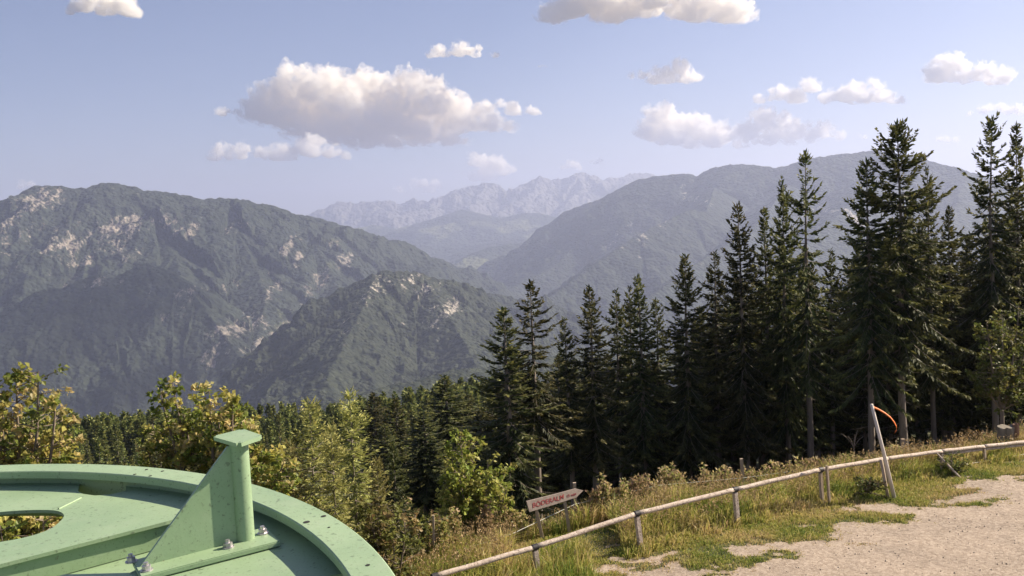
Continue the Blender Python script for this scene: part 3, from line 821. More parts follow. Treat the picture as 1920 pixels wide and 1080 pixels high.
    C = np.repeat(C * r.uniform(0.75, 1.3, (len(P), 1)), 4, 0)
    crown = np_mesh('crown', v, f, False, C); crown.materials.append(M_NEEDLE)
    trunk = tm.mesh('trunk', True); trunk.materials.append(M_BARK)
    return crown, trunk, H

def put_tree(name, meshes, x, y, H, rz, label, group, cat='tree', wscale=1.0):
    crown, trunk, H0 = meshes
    e = empty(name, (x, y, gz(x, y)), rz)
    s = H / H0
    e.scale = (s * wscale, s * wscale, s)
    for nm, me in (('trunk', trunk), ('crown', crown)):
        o = bpy.data.objects.new(nm, me); COL.objects.link(o); o.parent = e
    return tag(e, label, cat, group)

# tall bare-stemmed spruces of the forest edge
TALL = [
    spruce_mesh(101, 14, 2.3, 3.2, ragged=0.36, per=7),
    spruce_mesh(102, 14, 2.0, 4.2, ragged=0.45, per=6),
    spruce_mesh(103, 14, 2.8, 2.6, ragged=0.3, per=7),
    spruce_mesh(104, 14, 1.9, 4.4, ragged=0.5, per=6),
    spruce_mesh(105, 14, 2.6, 3.4, ragged=0.42, per=7, droop=0.7),
    spruce_mesh(106, 14, 2.2, 2.2, ragged=0.33, droop=0.35),
]
RAG = [spruce_mesh(111, 14, 2.2, 4.8, ragged=0.62, per=5, spacing=0.36), spruce_mesh(112, 14, 2.7, 4.4, ragged=0.55, per=6, spacing=0.33, power=0.7)]
BARE = [spruce_mesh(113, 14, 2.8, 5.4, ragged=0.36, per=7, power=0.7), spruce_mesh(114, 14, 2.5, 5.2, ragged=0.4, per=7, power=0.75), spruce_mesh(115, 14, 2.0, 6.0, ragged=0.55, per=6, spacing=0.34)]
YOUNG = [spruce_mesh(121, 10, 2.0, 0.6, ragged=0.25, spacing=0.26, c0=(0.04, 0.06, 0.02), c1=(0.17, 0.19, 0.055)), spruce_mesh(122, 10, 2.3, 0.5, ragged=0.3, spacing=0.28, c0=(0.04, 0.06, 0.02), c1=(0.17, 0.19, 0.055))]
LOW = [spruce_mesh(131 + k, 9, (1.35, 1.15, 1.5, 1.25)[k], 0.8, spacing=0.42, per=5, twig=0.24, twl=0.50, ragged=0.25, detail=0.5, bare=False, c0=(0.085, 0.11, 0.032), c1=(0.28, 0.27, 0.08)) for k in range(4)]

FRONT = [  # top px, top py, distance, mesh, width, label
    (943, 582, 35, TALL[5], 1.25, 'first spruce of the forest edge on its downhill end, with a broad low crown'),
    (993, 530, 36, BARE[2], 1.05, 'slim spruce with open spaced branches behind the arrow sign'),
    (1062, 598, 39, TALL[3], 0.8, 'short thin spruce squeezed between two taller ones behind the arrow tip'),
    (1103, 540, 39, TALL[1], 1.0, 'pointed spruce above the arrow tip of the sign, light on one side'),
    (1152, 546, 42, TALL[3], 0.85, 'thin dark spruce, first of three close tops past the arrow sign'),
    (1175, 538, 43, TALL[3], 0.85, 'narrow spruce in the middle of three close tops past the arrow sign'),
    (1199, 520, 41, TALL[0], 0.85, 'tallest of three close spruce tops past the arrow sign'),
    (1230, 562, 44, TALL[1], 0.8, 'low spruce just before the broad dark one'),
    (1282, 482, 41, TALL[2], 1.0, 'broad dense dark spruce beside a slender small-topped one'),
    (1335, 475, 43, TALL[3], 1.0, 'slender spruce with a small pointed top next to the broad dark one'),
    (1387, 385, 41, TALL[0], 1.0, 'tall regular spruce standing where the forest edge begins to climb'),
    (1431, 394, 43, TALL[5], 0.95, 'straight spruce with a narrow top between the regular one and the ragged pair'),
    (1467, 342, 42, TALL[4], 0.85, 'spruce pressed against the ragged sparse one, the lower of that pair'),
    (1505, 290, 41, RAG[0], 1.05, 'ragged sparse spruce with stubby sideways branches, the higher of its pair'),
    (1553, 470, 44, TALL[3], 0.8, 'small spruce spire at the gap in the forest edge'),
    (1625, 303, 38, BARE[1], 1.0, 'spruce with drooping tiers just past the gap in the forest edge'),
    (1686, 235, 38, BARE[0], 1.2, 'big spruce with a knobbly top and two side arms, above the leaning pole'),
    (1743, 315, 43, TALL[3], 0.85, 'thin spruce top peeping out behind the big knobbly one'),
    (1776, 392, 46, TALL[0], 1.0, 'short spruce filling the dip before the last tall pair'),
    (1862, 226, 41, RAG[1], 1.05, 'tallest wide spruce of the last pair, dark against the bright sky'),
    (1903, 238, 43, TALL[5], 0.95, 'outermost tall spruce of the last pair by the picture\'s edge'),
    (1960, 300, 42, TALL[0], 1.1, 'spruce cut off by the picture\'s edge'),
    (1660, 420, 46, TALL[2], 0.9, 'spruce crown filling in behind the drooping tiers'),
    (1820, 440, 48, TALL[4], 1.0, 'dark lower spruce behind the last tall pair'),
    (700, 738, 66, TALL[5], 1.3, 'spruce at the near corner of the lower wood, above the wheel rim'),
    (742, 746, 64, TALL[2], 1.1, 'spruce left of the full-skirted one, its top just under the ridge line'),
    (790, 772, 50, TALL[2], 1.2, 'dark middle-sized spruce behind the small fresh green one'),
    (722, 800, 48, TALL[5], 1.2, 'dark low spruce between the twiggy tree and the beech sapling'),
    (880, 742, 60, TALL[5], 1.4, 'spruce between the full-skirted one and the forest edge'),
    (905, 770, 48, TALL[2], 1.2, 'dark spruce right behind the beech sapling'),
    (835, 705, 58, TALL[2], 1.55, 'broad full-skirted spruce standing alone above the lower wood'),
]
for k, (px, py, Y, ms, ws, lab) in enumerate(FRONT):
    t = at(px, py, Y)
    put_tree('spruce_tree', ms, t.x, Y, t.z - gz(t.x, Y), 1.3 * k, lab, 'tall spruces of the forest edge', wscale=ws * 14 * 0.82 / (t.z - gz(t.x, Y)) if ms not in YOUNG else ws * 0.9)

# the forest behind them, lower tops, down the slope
env_x = [880, 945, 993, 1103, 1199, 1282, 1387, 1505, 1550, 1625, 1686, 1776, 1862, 1990]
env_y = [700, 600, 570, 570, 560, 520, 420, 350, 470, 340, 290, 400, 280, 290]
n = 0
for row, (Y, step) in enumerate(((46, 34), (50, 34), (55, 36), (62, 40), (70, 46))):
    px = 915 + row * 11
    while px < 2010:
        q = px + random.uniform(-10, 10); Yj = Y + random.uniform(-2, 2)
        py = np.interp(q, env_x, env_y) + random.uniform(80, 230)
        t = at(q, py, Yj)
        h = t.z - gz(t.x, Yj)
        ms = random.choice(TALL)
        if h > 3:
            put_tree('spruce_tree', ms, t.x, Yj, h, random.uniform(0, 6.28), 'dark spruce standing deeper in the forest behind the front row', 'spruces deeper in the forest', wscale=min(1.6, 13 / h * 0.9))
            n += 1
        px += step * random.uniform(0.8, 1.25)

# lower wood on the slope: sunlit small spruces
n2 = 0
taken = []
for _ in range(2600):
    Yj = 60 + 150 * random.random() ** 0.9
    q = random.uniform(40, 960)
    d = ray(q, 700); x = d.x / d.y * Yj
    sp = 3.0 + Yj * 0.017
    if any((x - a) ** 2 + (Yj - b_) ** 2 < sp * sp for a, b_ in taken): continue
    taken.append((x, Yj)); n2 += 1
    h = (3.8 + (Yj - 60) * 0.034) * random.choice((0.6, 0.8, 0.95, 1.0, 1.1, 1.35)) * random.uniform(0.9, 1.1)
    if q > 650: h += 1.0 * random.uniform(0.3, 1.5)
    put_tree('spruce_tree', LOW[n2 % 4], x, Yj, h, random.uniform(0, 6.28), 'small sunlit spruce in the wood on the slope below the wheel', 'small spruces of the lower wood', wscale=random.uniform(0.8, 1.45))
    if n2 >= 165: break
print('fill trees', n, 'lower wood', n2)
# beyond them the wood is one mass
lc, lt, lh = LOW[1]
nv = len(lc.vertices); cov = np.empty(nv * 3, np.float32); lc.vertices.foreach_get('co', cov); cov = cov.reshape(-1, 3)
colv = np.empty(nv * 4, np.float32); lc.attributes['col'].data.foreach_get('color', colv); colv = colv.reshape(-1, 4)[:, :3]
sub = np.random.default_rng(4).permutation(nv // 4)[:700]
idx = (sub[:, None] * 4 + np.arange(4)[None]).ravel()
kc, kcol = cov[idx], colv[idx]
VV = []; CC = []
for _ in range(900):
    Yj = random.uniform(185, 335); q = random.uniform(-60, 1000)
    d = ray(q, 700); x = d.x / d.y * Yj
    h = (3.8 + (Yj - 60) * 0.034) * random.uniform(0.8, 1.25) / 9 + (0.1 if q > 650 else 0); a = random.uniform(0, 6.28)
    ro = np.array([[math.cos(a), -math.sin(a), 0], [math.sin(a), math.cos(a), 0], [0, 0, 1]])
    c_ = kc.mean(0)
    VV.append((kc * np.array([1.15, 1.15, 1])) @ ro.T * h + np.array([x, Yj, gz(x, Yj)]))
    CC.append(kcol * random.uniform(0.75, 1.25))
VV = np.concatenate(VV); CC = np.concatenate(CC)
# enlarge the sprays a little so the mass closes
cen = VV.reshape(-1, 4, 3).mean(1, keepdims=True)
VV = (cen + (VV.reshape(-1, 4, 3) - cen) * 1.9).reshape(-1, 3)
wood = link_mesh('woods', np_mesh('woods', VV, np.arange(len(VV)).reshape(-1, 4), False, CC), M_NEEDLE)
tag(wood, 'far edge of the lower spruce wood, reading as one mass', 'woods', kind='stuff')

# broad-leaved trees and bushes
def leaves(P, Dr, size, r, up=0.9):
    """folded pointed leaves, 2 quads each"""
    n = len(P)
    T = unit(Dr + r.normal(0, 0.45, (n, 3)))
    nrm = unit(r.normal(0, 0.55, (n, 3)) + np.array([0.25, -0.1, up]))
    S = unit(np.cross(T, nrm)); Nn = np.cross(S, T)
    L = (size * r.uniform(0.6, 1.25, n))[:, None]; W = L * 0.42
    a = P; tip = P + T * L - Nn * L * 0.12; mid = P + T * L * 0.45 - Nn * L * 0.06
    l = P + T * L * 0.42 + S * W + Nn * L * 0.07; rr = P + T * L * 0.42 - S * W + Nn * L * 0.07
    v = np.stack([a, l, tip, mid, rr], 1).reshape(-1, 3)
    b0 = np.arange(n)[:, None] * 5
    return v, np.concatenate([b0 + np.array([[0, 3, 2, 1]]), b0 + np.array([[0, 4, 2, 3]])])

def broad_tree(seed, tops, split, leaf, nshoot, shoot, per, cols, trunk_r=0.08, spread=1.0, start=0.12, rosette=8, upw=0.45):
    """tops: leader ends relative to the base; returns crown and trunk meshes"""
    r = np.random.default_rng(seed)
    tm = MB(); P = []; Dr = []; C = []
    zt = split
    tm.tube([(0, 0, -0.4), (0.02, 0.01, zt * 0.5), (0, 0, zt)], [trunk_r * 1.3, trunk_r, trunk_r * 0.9], 8)
    cols = np.array(cols)
    for tp in tops:
        tp = np.array(tp, float)
        m0 = np.array([tp[0] * 0.75, tp[1] * 0.75, zt + (tp[2] - zt) * 0.45])
        st = np.array([0, 0, zt])
        bez = lambda t: ((1 - t) ** 2)[..., None] * st + (2 * t * (1 - t))[..., None] * m0 + (t ** 2)[..., None] * tp
        tt = np.linspace(0, 1, 9)
        tm.tube(bez(tt), list(np.linspace(trunk_r * 0.7, 0.008, 9)), 6)
        ll = np.linalg.norm(tp - st)
        for t in np.sort(r.uniform(start, 1, int(nshoot * ll))):
            p0 = bez(np.array(t)); az = r.uniform(0, 6.28)
            L = shoot * (1.05 - 0.8 * t) * r.uniform(0.4, 1.2) + 0.12
            dv = unit(np.array([np.cos(az) * spread, np.sin(az) * spread, r.uniform(0.0, 1.0) * upw * 2]))
            p1 = p0 + dv * L + np.array([0, 0, -0.05 * L])
            if L > 0.25: tm.tube([p0, (p0 + p1) / 2 + np.array([0, 0, 0.03 * L]), p1], [0.012, 0.008, 0.004], 3)
            k = max(3, int(per * L))
            u_ = r.uniform(0.15, 1, k) ** 0.8
            pp = p0 + u_[:, None] * (p1 - p0) + r.normal(0, 0.35 * leaf, (k, 3))
            P.append(pp); Dr.append(unit(dv[None] * 0.6 + r.normal(0, 0.8, (k, 3))))
            P.append(p1 + r.normal(0, 0.25 * leaf, (rosette, 3))); Dr.append(unit(dv[None] * 0.5 + r.normal(0, 0.9, (rosette, 3))))
            base = cols[r.integers(len(cols))]
            C.append(np.clip(base[None] * r.uniform(0.7, 1.3, (k + rosette, 1)) * r.uniform(0.92, 1.08, (k + rosette, 3)), 0, 1))
    P = np.concatenate(P); Dr = np.concatenate(Dr); C = np.concatenate(C)
    v, f = leaves(P, Dr, leaf, r)
    crown = np_mesh('crown', v, f, False, np.repeat(C, 5, 0)); crown.materials.append(M_LEAF)
    trunk = tm.mesh('trunk', True); trunk.materials.append(M_TWIG)
    return crown, trunk

def broad_at(name, seed, base_px, Y, tops_px, label, group=None, cat='tree', **kw):
    b0 = at(base_px, 900, Y); x, y = b0.x, Y
    z0 = gz(x, y)
    r = random.Random(seed)
    tops = []
    for px, py in tops_px:
        dy = r.uniform(-0.9, 0.9) * min(1.0, kw.get('shoot', 1))
        t = at(px, py, Y + dy)
        tops.append((t.x - x, t.y - y, t.z - z0))
    crown, trunk = broad_tree(seed, tops, **kw)
    e = empty(name, (x, y, z0))
    for nm, me in (('trunk', trunk), ('crown', crown)):
        o = bpy.data.objects.new(nm, me); COL.objects.link(o); o.parent = e
    return tag(e, label, cat, group)

YEL = [(0.30, 0.30, 0.065), (0.42, 0.38, 0.11), (0.19, 0.23, 0.045), (0.52, 0.44, 0.19), (0.15, 0.18, 0.04)]
GRN = [(0.13, 0.16, 0.04), (0.10, 0.13, 0.03), (0.18, 0.18, 0.05)]
MIXED = [(0.29, 0.30, 0.085), (0.22, 0.26, 0.065), (0.37, 0.31, 0.12), (0.17, 0.20, 0.055)]
broad_at('maple_tree', 201, 20, 16.5, [(72, 695), (30, 712), (105, 745), (-10, 735), (-60, 680), (115, 815), (60, 790), (-120, 700), (5, 800), (125, 870), (-40, 860)],
         'yellow-green maple at the picture\'s edge, behind the wheel rim', split=2.0, leaf=0.095, nshoot=20, shoot=0.85, per=30, cols=YEL, trunk_r=0.11)
broad_at('maple_tree', 202, 400, 17.5, [(322, 708), (300, 730), (392, 728), (437, 735), (345, 775), (285, 795), (410, 775), (455, 770), (470, 800), (500, 845), (535, 860), (270, 830), (360, 830), (540, 905)],
         'yellow-green maple with three upright leaf tips, behind the bracket', split=2.2, leaf=0.095, nshoot=19, shoot=0.5, per=34, cols=YEL, trunk_r=0.10)
PALE_CONIFER = [spruce_mesh(141 + k, 7, (1.55, 1.25, 1.4)[k], 0.4, spacing=0.2, per=7, twig=0.05, twl=0.30, ragged=0.5, droop=0.2, power=0.7, detail=1.25, bare=False, trunk_r=0.06, c0=(0.19, 0.20, 0.055), c1=(0.50, 0.45, 0.16)) for k in range(3)]  # spruce shapes; the sunlight on them is put into pale needle colours
for k, (px, py, Y, w, lab) in enumerate((
        (578, 752, 20.0, 1.0, 'light olive feathery conifer right behind the wheel rim, the shorter of the tall two'),
        (655, 738, 21.0, 1.1, 'taller light olive feathery conifer with its stem showing, past the wheel rim'),
        (540, 830, 19.0, 0.9, 'low feathery conifer half hidden between the maple and the wheel rim'),
        (705, 860, 20.6, 0.85, 'low light green conifer filling the gap beside the small fresh spruce'),
        (620, 800, 19.2, 0.9, 'olive conifer between the two taller feathery ones, in front of them'))):
    t = at(px, py, Y)
    put_tree('pale_conifer', PALE_CONIFER[k % 3], t.x, Y, t.z - gz(t.x, Y), 2.1 * k, lab, 'feathery young conifers behind the wheel', wscale=w)
broad_at('beech_sapling', 205, 890, 25.5, [(862, 818), (885, 835), (845, 845), (915, 862), (945, 880), (860, 880), (900, 900), (842, 905), (950, 915)],
         'bright yellow-green beech sapling standing before the dark spruces', split=0.4, leaf=0.12, nshoot=15, shoot=0.85, per=22, cols=[(0.33, 0.41, 0.08), (0.24, 0.33, 0.06), (0.44, 0.46, 0.12)], trunk_r=0.06, start=0.05, upw=0.7)
t = at(735, 832, 22)
put_tree('spruce_tree', YOUNG[0], t.x, 22, t.z - gz(t.x, 22), 0.4, 'small fresh green spruce between the thin-leaved tree and the beech sapling', None, wscale=1.0)
broad_at('birch_tree', 206, 1880, 33, [(1850, 605), (1880, 590), (1910, 580), (1935, 600), (1860, 660), (1900, 680), (1850, 720), (1880, 770), (1920, 740)],
         'green leafy tree at the forest edge above the stump', split=1.5, leaf=0.13, nshoot=12, shoot=0.9, per=14, cols=GRN, trunk_r=0.07)
for k, (bx, Y, tops, lab) in enumerate((
        (40, 14.5, [(-30, 960), (30, 955), (80, 965), (120, 985), (0, 985), (60, 1000)], 'leafy bush seen through the oval hole of the wheel'),
        (730, 20.3, [(705, 965), (735, 955), (760, 980), (700, 1010), (690, 950)], 'low tangled bush beside the curved wheel rim'),
        (790, 22.5, [(775, 960), (800, 975), (825, 965), (815, 990)], 'low bush under the beech sapling'))):
    broad_at('bush', 210 + k, bx, Y, tops, lab, cat='bush', split=0.3, leaf=0.1, nshoot=16, shoot=0.6, per=22, cols=YEL if k == 0 else MIXED, trunk_r=0.035, start=0.05)
broad_at('bush', 215, 1822, 32, [(1800, 822), (1815, 812), (1830, 810), (1842, 820), (1822, 815)], 'rusty brown bush before the forest, near the stump', cat='bush', split=0.25, leaf=0.07, nshoot=22, shoot=0.4, per=30, cols=[(0.24, 0.14, 0.05), (0.28, 0.18, 0.07), (0.18, 0.11, 0.045)], trunk_r=0.02, start=0.05)
broad_at('bush', 216, 1785, 27.6, [(1765, 862), (1785, 852), (1805, 868), (1795, 880)], 'dark green tussock round the foot of the leaning stick', cat='bush', split=0.1, leaf=0.06, nshoot=34, shoot=0.38, per=40, cols=[(0.11, 0.13, 0.035), (0.18, 0.18, 0.055)], trunk_r=0.01, start=0.05)
broad_at('bush', 217, 1630, 25.9, [(1615, 905), (1632, 898), (1648, 903), (1625, 910)], 'dark green tussock left of the orange-taped pole', cat='bush', split=0.1, leaf=0.06, nshoot=34, shoot=0.32, per=40, cols=[(0.09, 0.11, 0.03), (0.17, 0.17, 0.055), (0.12, 0.10, 0.05)], trunk_r=0.01, start=0.05)

# ------------------------------------------------------------------ rail fence
def on_ground(px, py, Y, base=GZ): return at(px, py, Y)
RAILP = [(815, 1081), (1003, 1026), (1194, 963), (1378, 918), (1538, 881), (1662, 860), (1765, 846), (1845, 837), (1935, 827)]
rail_pts = []
for px, py in RAILP:
    d = ray(px, py)
    Y = 20.8 / (1 - 0.58 * d.x / d.y)
    rail_pts.append(at(px, py, Y))
fence = empty('rail_fence', (rail_pts[2].x, rail_pts[2].y, GZ))
tag(fence, 'long pale weathered wooden rail fence with iron bands along the gravel track', 'fence')
FI = Vector(fence.location)
def frail(a, c, r, jit):
    mb = MB()
    n = 14
    p = [a.lerp(c, k / (n - 1)) - FI + Vector((0, 0, 0.004 * math.sin(k * 0.9 + jit))) for k in range(n)]
    mb.tube(p, [r * (1 + 0.025 * math.sin(k * 1.3 + jit)) for k in range(n)], 12)
    return mb.build('rail', M_RAIL, fence, True, True)
for k, (a, c) in enumerate(zip(rail_pts[:-1], rail_pts[1:])):
    e = (c - a).normalized() * 0.02
    frail(a - e, c + e, 0.058 if k < 5 else 0.055, k)
frail(rail_pts[6] + Vector((0, 0.05, -0.10)), rail_pts[8] + Vector((0, 0.05, -0.11)), 0.04, 9)
for k, p in enumerate(rail_pts[:5]):
    d = (rail_pts[k + 1] - rail_pts[k]).normalized()
    mb = MB(); mb.tube([p - FI - d * 0.065, p - FI + d * 0.065], 0.071, 16)
    mb.build('iron_band', M_BAND, fence, True)
def fpost(top, lean, w, dz=0.0):
    x, y = top.x + lean, top.y
    mb = MB()
    b_ = Vector((x, y, GZ - 0.35)); t_ = Vector((top.x, top.y, top.z + dz))
    az = (t_ - b_).normalized(); ax = Vector((1, 0.5, 0)).cross(az).cross(az).normalized()
    c_ = (b_ + t_) / 2 - FI
    mb.box(c_, w, w * 0.85, (t_ - b_).length, ax, az.cross(ax).normalized(), az)
    me = mb.mesh('post')
    bm = bmesh.new(); bm.from_mesh(me); bmesh.ops.recalc_face_normals(bm, faces=bm.faces)
    bmesh.ops.bevel(bm, geom=bm.edges[:], offset=0.012, segments=2, affect='EDGES'); bm.to_mesh(me); bm.free()
    link_mesh('post', me, M_RAIL if w > 0.11 else M_POST, fence)
for k, (ln, w) in enumerate(((0.08, 0.12), (0.10, 0.12), (0.06, 0.12), (0.05, 0.10), (0.08, 0.10), (0.05, 0.09), (0.05, 0.09), (0.05, 0.09))):
    fpost(rail_pts[k + (1 if k >= 0 else 0)] if k < 8 else rail_pts[k], ln, w, -0.066)
fpost(rail_pts[4] + Vector((0.14, -0.10, 0)), 0.07, 0.075, 0.13)

# ------------------------------------------------------------------ wire fence beyond it
wf = empty('wire_fence', tuple(at(1390, 912, 27.5)))
tag(wf, 'thin wire fence on slim wooden stakes at the edge of the slope', 'fence')
WI = Vector(wf.location)
stakes = [((812, 966), (815, 1062), 22.0, 0.05), ((1077, 905), (1081, 992), 26.4, 0.085), ((1390, 860), (1396, 915), 28.2, 0.085), ((1693, 823), (1695, 893), 30.5, 0.11)]
wires = [[], []]
for (a, c, Y, w) in stakes:
    t_ = at(*a, Y); b_ = at(*c, Y); b_.z = gz(b_.x, b_.y) - 0.3
    mb = MB(); az = (t_ - b_).normalized(); ax = Vector((1, 0, 0)); ay = az.cross(ax).normalized(); ax = ay.cross(az)
    mb.box((t_ + b_) / 2 - WI, w, w, (t_ - b_).length, ax, ay, az)
    me = fix_normals(mb.mesh('stake'))
    link_mesh('stake', me, M_POST, wf)
for pts, r in ((((812, 1047, 22), (960, 1001, 23.8), (1079, 945, 26.3), (1235, 910, 27.3), (1394, 896, 28.1), (1550, 875, 29.3), (1694, 858, 30.4)), 0.007),
               (((1079, 968, 26.3), (1235, 935, 27.3), (1395, 915, 28.1), (1550, 893, 29.3), (1694, 878, 30.4)), 0.007),
               (((1790, 874, 28.2), (1850, 864, 28.8), (1930, 850, 29.5)), 0.011)):
    mb = MB(); mb.tube([at(*p) - WI for p in pts], r, 5); mb.build('wire', M_WIRE, wf, True)

# ------------------------------------------------------------------ arrow sign
SY = 25.0
sg = empty('arrow_sign', tuple(at(1040, 1005, SY)))
tag(sg, 'hand painted wooden arrow sign with red letters on two stakes', 'sign')
SI = Vector(sg.location)
SN = Vector((0.64, -0.768, 0)).normalized(); SP0 = at(1040, 938, 25.02)
def sgp(px, py, dy=0.0):
    d = ray(px, py)
    return d * (SP0.dot(SN) / d.dot(SN)) - SN * dy - SI
board = [(987.5, 940), (1040, 927), (1080, 916), (1094, 919.5), (1081, 932.5), (1040, 946), (993, 960)]
fr = [sgp(*p) for p in board]; bk = [p + Vector((-0.022, 0.028, 0)) for p in fr]
bm = bmesh.new()
vf = [bm.verts.new(p) for p in fr]; vb = [bm.verts.new(p) for p in bk]
bm.faces.new(vf); bm.faces.new(vb[::-1])
for i in range(len(vf)): bm.faces.new((vf[i], vb[i], vb[(i + 1) % 7], vf[(i + 1) % 7]))
bmesh.ops.recalc_face_normals(bm, faces=bm.faces)
me = bpy.data.meshes.new('board'); bm.to_mesh(me); bm.free()
bo = link_mesh('board', me, M_BOARD, sg)
def lettering(txt, p0, p1, size, sx=1.0):
    cu = bpy.data.curves.new('lettering', 'FONT'); cu.body = txt; cu.size = size; cu.extrude = 0.002; cu.offset = 0.0005
    tmp = bpy.data.objects.new('tmp', cu); COL.objects.link(tmp)
    me = bpy.data.meshes.new_from_object(tmp.evaluated_get(bpy.context.evaluated_depsgraph_get()))
    bpy.data.objects.remove(tmp)
    a, c = sgp(*p0), sgp(*p1)
    ux = (c - a).normalized(); uz = Vector((0.64, -0.77, 0)); uy = uz.cross(ux).normalized(); uz = ux.cross(uy)
    w = max(v.co.x for v in me.vertices); k = (c - a).length / w
    for i, v in enumerate(me.vertices):
        q = v.co.copy(); wob = 0.006 * math.sin(q.x * 23)
        v.co = a + ux * q.x * k + uy * (q.y + wob) + uz * (0.006 + q.z)
    me.materials.clear()
    return link_mesh('lettering', me, M_RED, bo)
lettering('BÖDERALM', (998, 952.5), (1057, 935), 0.175)
lettering('15 min', (1062, 933.5), (1080, 927.5), 0.105)
for (a, c) in (((1008, 950), (1022, 1014)), ((1062, 934), (1072, 1000))):
    ys = 24.4 + (a[0] - 987.5) / 106.5 * 1.26; o_ = Vector((-0.055, 0.068, 0)); t_ = at(*a, ys) + o_; b_ = at(*c, ys) + o_
    b_ = t_ + (b_ - t_) * ((t_.z - gz(b_.x, b_.y) + 0.3) / (t_.z - b_.z))
    mb = MB(); az = (t_ - b_).normalized(); ay = az.cross(Vector((1, 0, 0))).normalized(); ax = ay.cross(az)
    mb.box((t_ + b_) / 2 - SI, 0.085, 0.08, (t_ - b_).length, ax, ay, az)
    link_mesh('stake', fix_normals(mb.mesh('stake')), M_POST, sg)

# ------------------------------------------------------------------ leaning pole with orange tape, stick, stump, stalk
p0 = at(1680, 920, 25.6); p0.z = GZ - 0.2; p1 = at(1634, 758, 25.6)
pole = empty('marker_pole', (p0.x, p0.y, GZ))
tag(pole, 'leaning pale pole with a strip of orange tape at its top', 'pole')
PI_ = Vector(pole.location)
mb = MB(); mb.tube([p0 - PI_, p0.lerp(p1, .5) - PI_ + Vector((.01, 0, 0)), p1 - PI_], [0.055, 0.05, 0.043], 10); mb.build('shaft', M_POLE, pole, True, True)
mb = MB(); mb.tube([at(1652, 862, 25.75) - PI_, Vector((p0.x - .16, p0.y + .1, GZ - 0.1)) - PI_], 0.045, 8); mb.build('brace', M_POST, pole, True, True)
tp = [(1637, 763), (1648, 768), (1660, 775), (1670, 783), (1677, 792), (1681, 800), (1681, 806), (1678, 811)]
tv = []; tf = []
for i, q in enumerate(tp):
    p = at(*q, 25.6 - 0.02 * i) - PI_
    for sgn in (-1, 1):
        for th in (-0.004, 0.004):
            tv.append((p.x + 0.012 * sgn * (i / 7), p.y + th + 0.02 * sgn, p.z + 0.026 * sgn * (1 - 0.25 * i / 7)))
for i in range(len(tp) - 1):
    a = i * 4; c_ = a + 4
    for j, k2 in ((0, 1), (1, 3), (3, 2), (2, 0)): tf.append((a + j, c_ + j, c_ + k2, a + k2))
link_mesh('orange_tape', fix_normals(np_mesh('orange_tape', np.array(tv), np.array(tf), True)), M_ORANGE, pole)

a = at(1757, 850, 27.6); c = at(1808, 898, 27.2); c.z = gz(c.x, c.y) - 0.1
mb = MB(); e0 = Vector((c.x, c.y, GZ)); mb.tube([a - e0, a.lerp(c, .5) - e0, c - e0], [0.02, 0.03, 0.034], 8)
st = mb.build('leaning_stick', M_RAIL, None, True, True); st.location = e0
tag(st, 'bare stick leaning from the rail down into the grass', 'stick')

spt = at(1884, 826, 31); sz = gz(spt.x, spt.y)
stump = empty('tree_stump', (spt.x, spt.y, sz))
tag(stump, 'broken grey tree stump with splintered top at the forest edge', 'stump')
top = at(1884, 800, 31).z - sz
def stump_mesh(r0, h, seed, jag):
    r = np.random.default_rng(seed); n = 18; rings = 7; v = []; f = []
    for k in range(rings):
        for i in range(n):
            a_ = 6.283 * i / n
            rr = r0 * (1.25 - 0.25 * min(1, k / 3)) * (1 + 0.12 * math.sin(3 * a_ + seed) + 0.05 * r.normal())
            v.append((rr * math.cos(a_), rr * math.sin(a_), -0.3 + (h + 0.3) * k / (rings - 1) + (jag * r.normal() if k == rings - 1 else 0)))
    for k in range(rings - 1):
        for i in range(n): f.append((k * n + i, k * n + (i + 1) % n, (k + 1) * n + (i + 1) % n, (k + 1) * n + i))
    me = np_mesh('stump_body', np.array(v), np.array(f), False)
    bm = bmesh.new(); bm.from_mesh(me); bmesh.ops.holes_fill(bm, edges=[e for e in bm.edges if e.is_boundary]); bmesh.ops.recalc_face_normals(bm, faces=bm.faces); bm.to_mesh(me); bm.free()
    return me
link_mesh('stump_body', stump_mesh(0.24, top, 3, 0.03), M_STUMP, stump)
o = link_mesh('splinter', stump_mesh(0.10, top + 0.05, 5, 0.06), wood_mat('rotten_wood', (0.16, 0.09, 0.06), (0.34, 0.2, 0.13), 9, 0.6), stump); o.location = (0.34, -0.03, 0)

sb = at(1602, 880, 31); zb_ = gz(sb.x, sb.y)
mb = MB(); tops_ = [(1577, 812), (1603, 814), (1608, 806), (1622, 816), (1590, 818)]
trunk_top = at(1601, 838, 31) - Vector((sb.x, sb.y, zb_))
mb.tube([(0, 0, -0.2), trunk_top * 0.5 + Vector((0.03, 0, 0)), trunk_top], [0.03, 0.022, 0.015], 6)
for q in tops_:
    e_ = at(*q, 31) - Vector((sb.x, sb.y, zb_)); mid_ = (trunk_top + e_) / 2 + Vector((0, 0, 0.06)); mb.tube([trunk_top, mid_, e_], [0.014, 0.01, 0.006], 5)
sd = mb.build('dead_sapling', M_TWIG, None, True); sd.location = (sb.x, sb.y, zb_)
tag(sd, 'bare dead sapling with forked twigs before the dark forest', 'sapling')

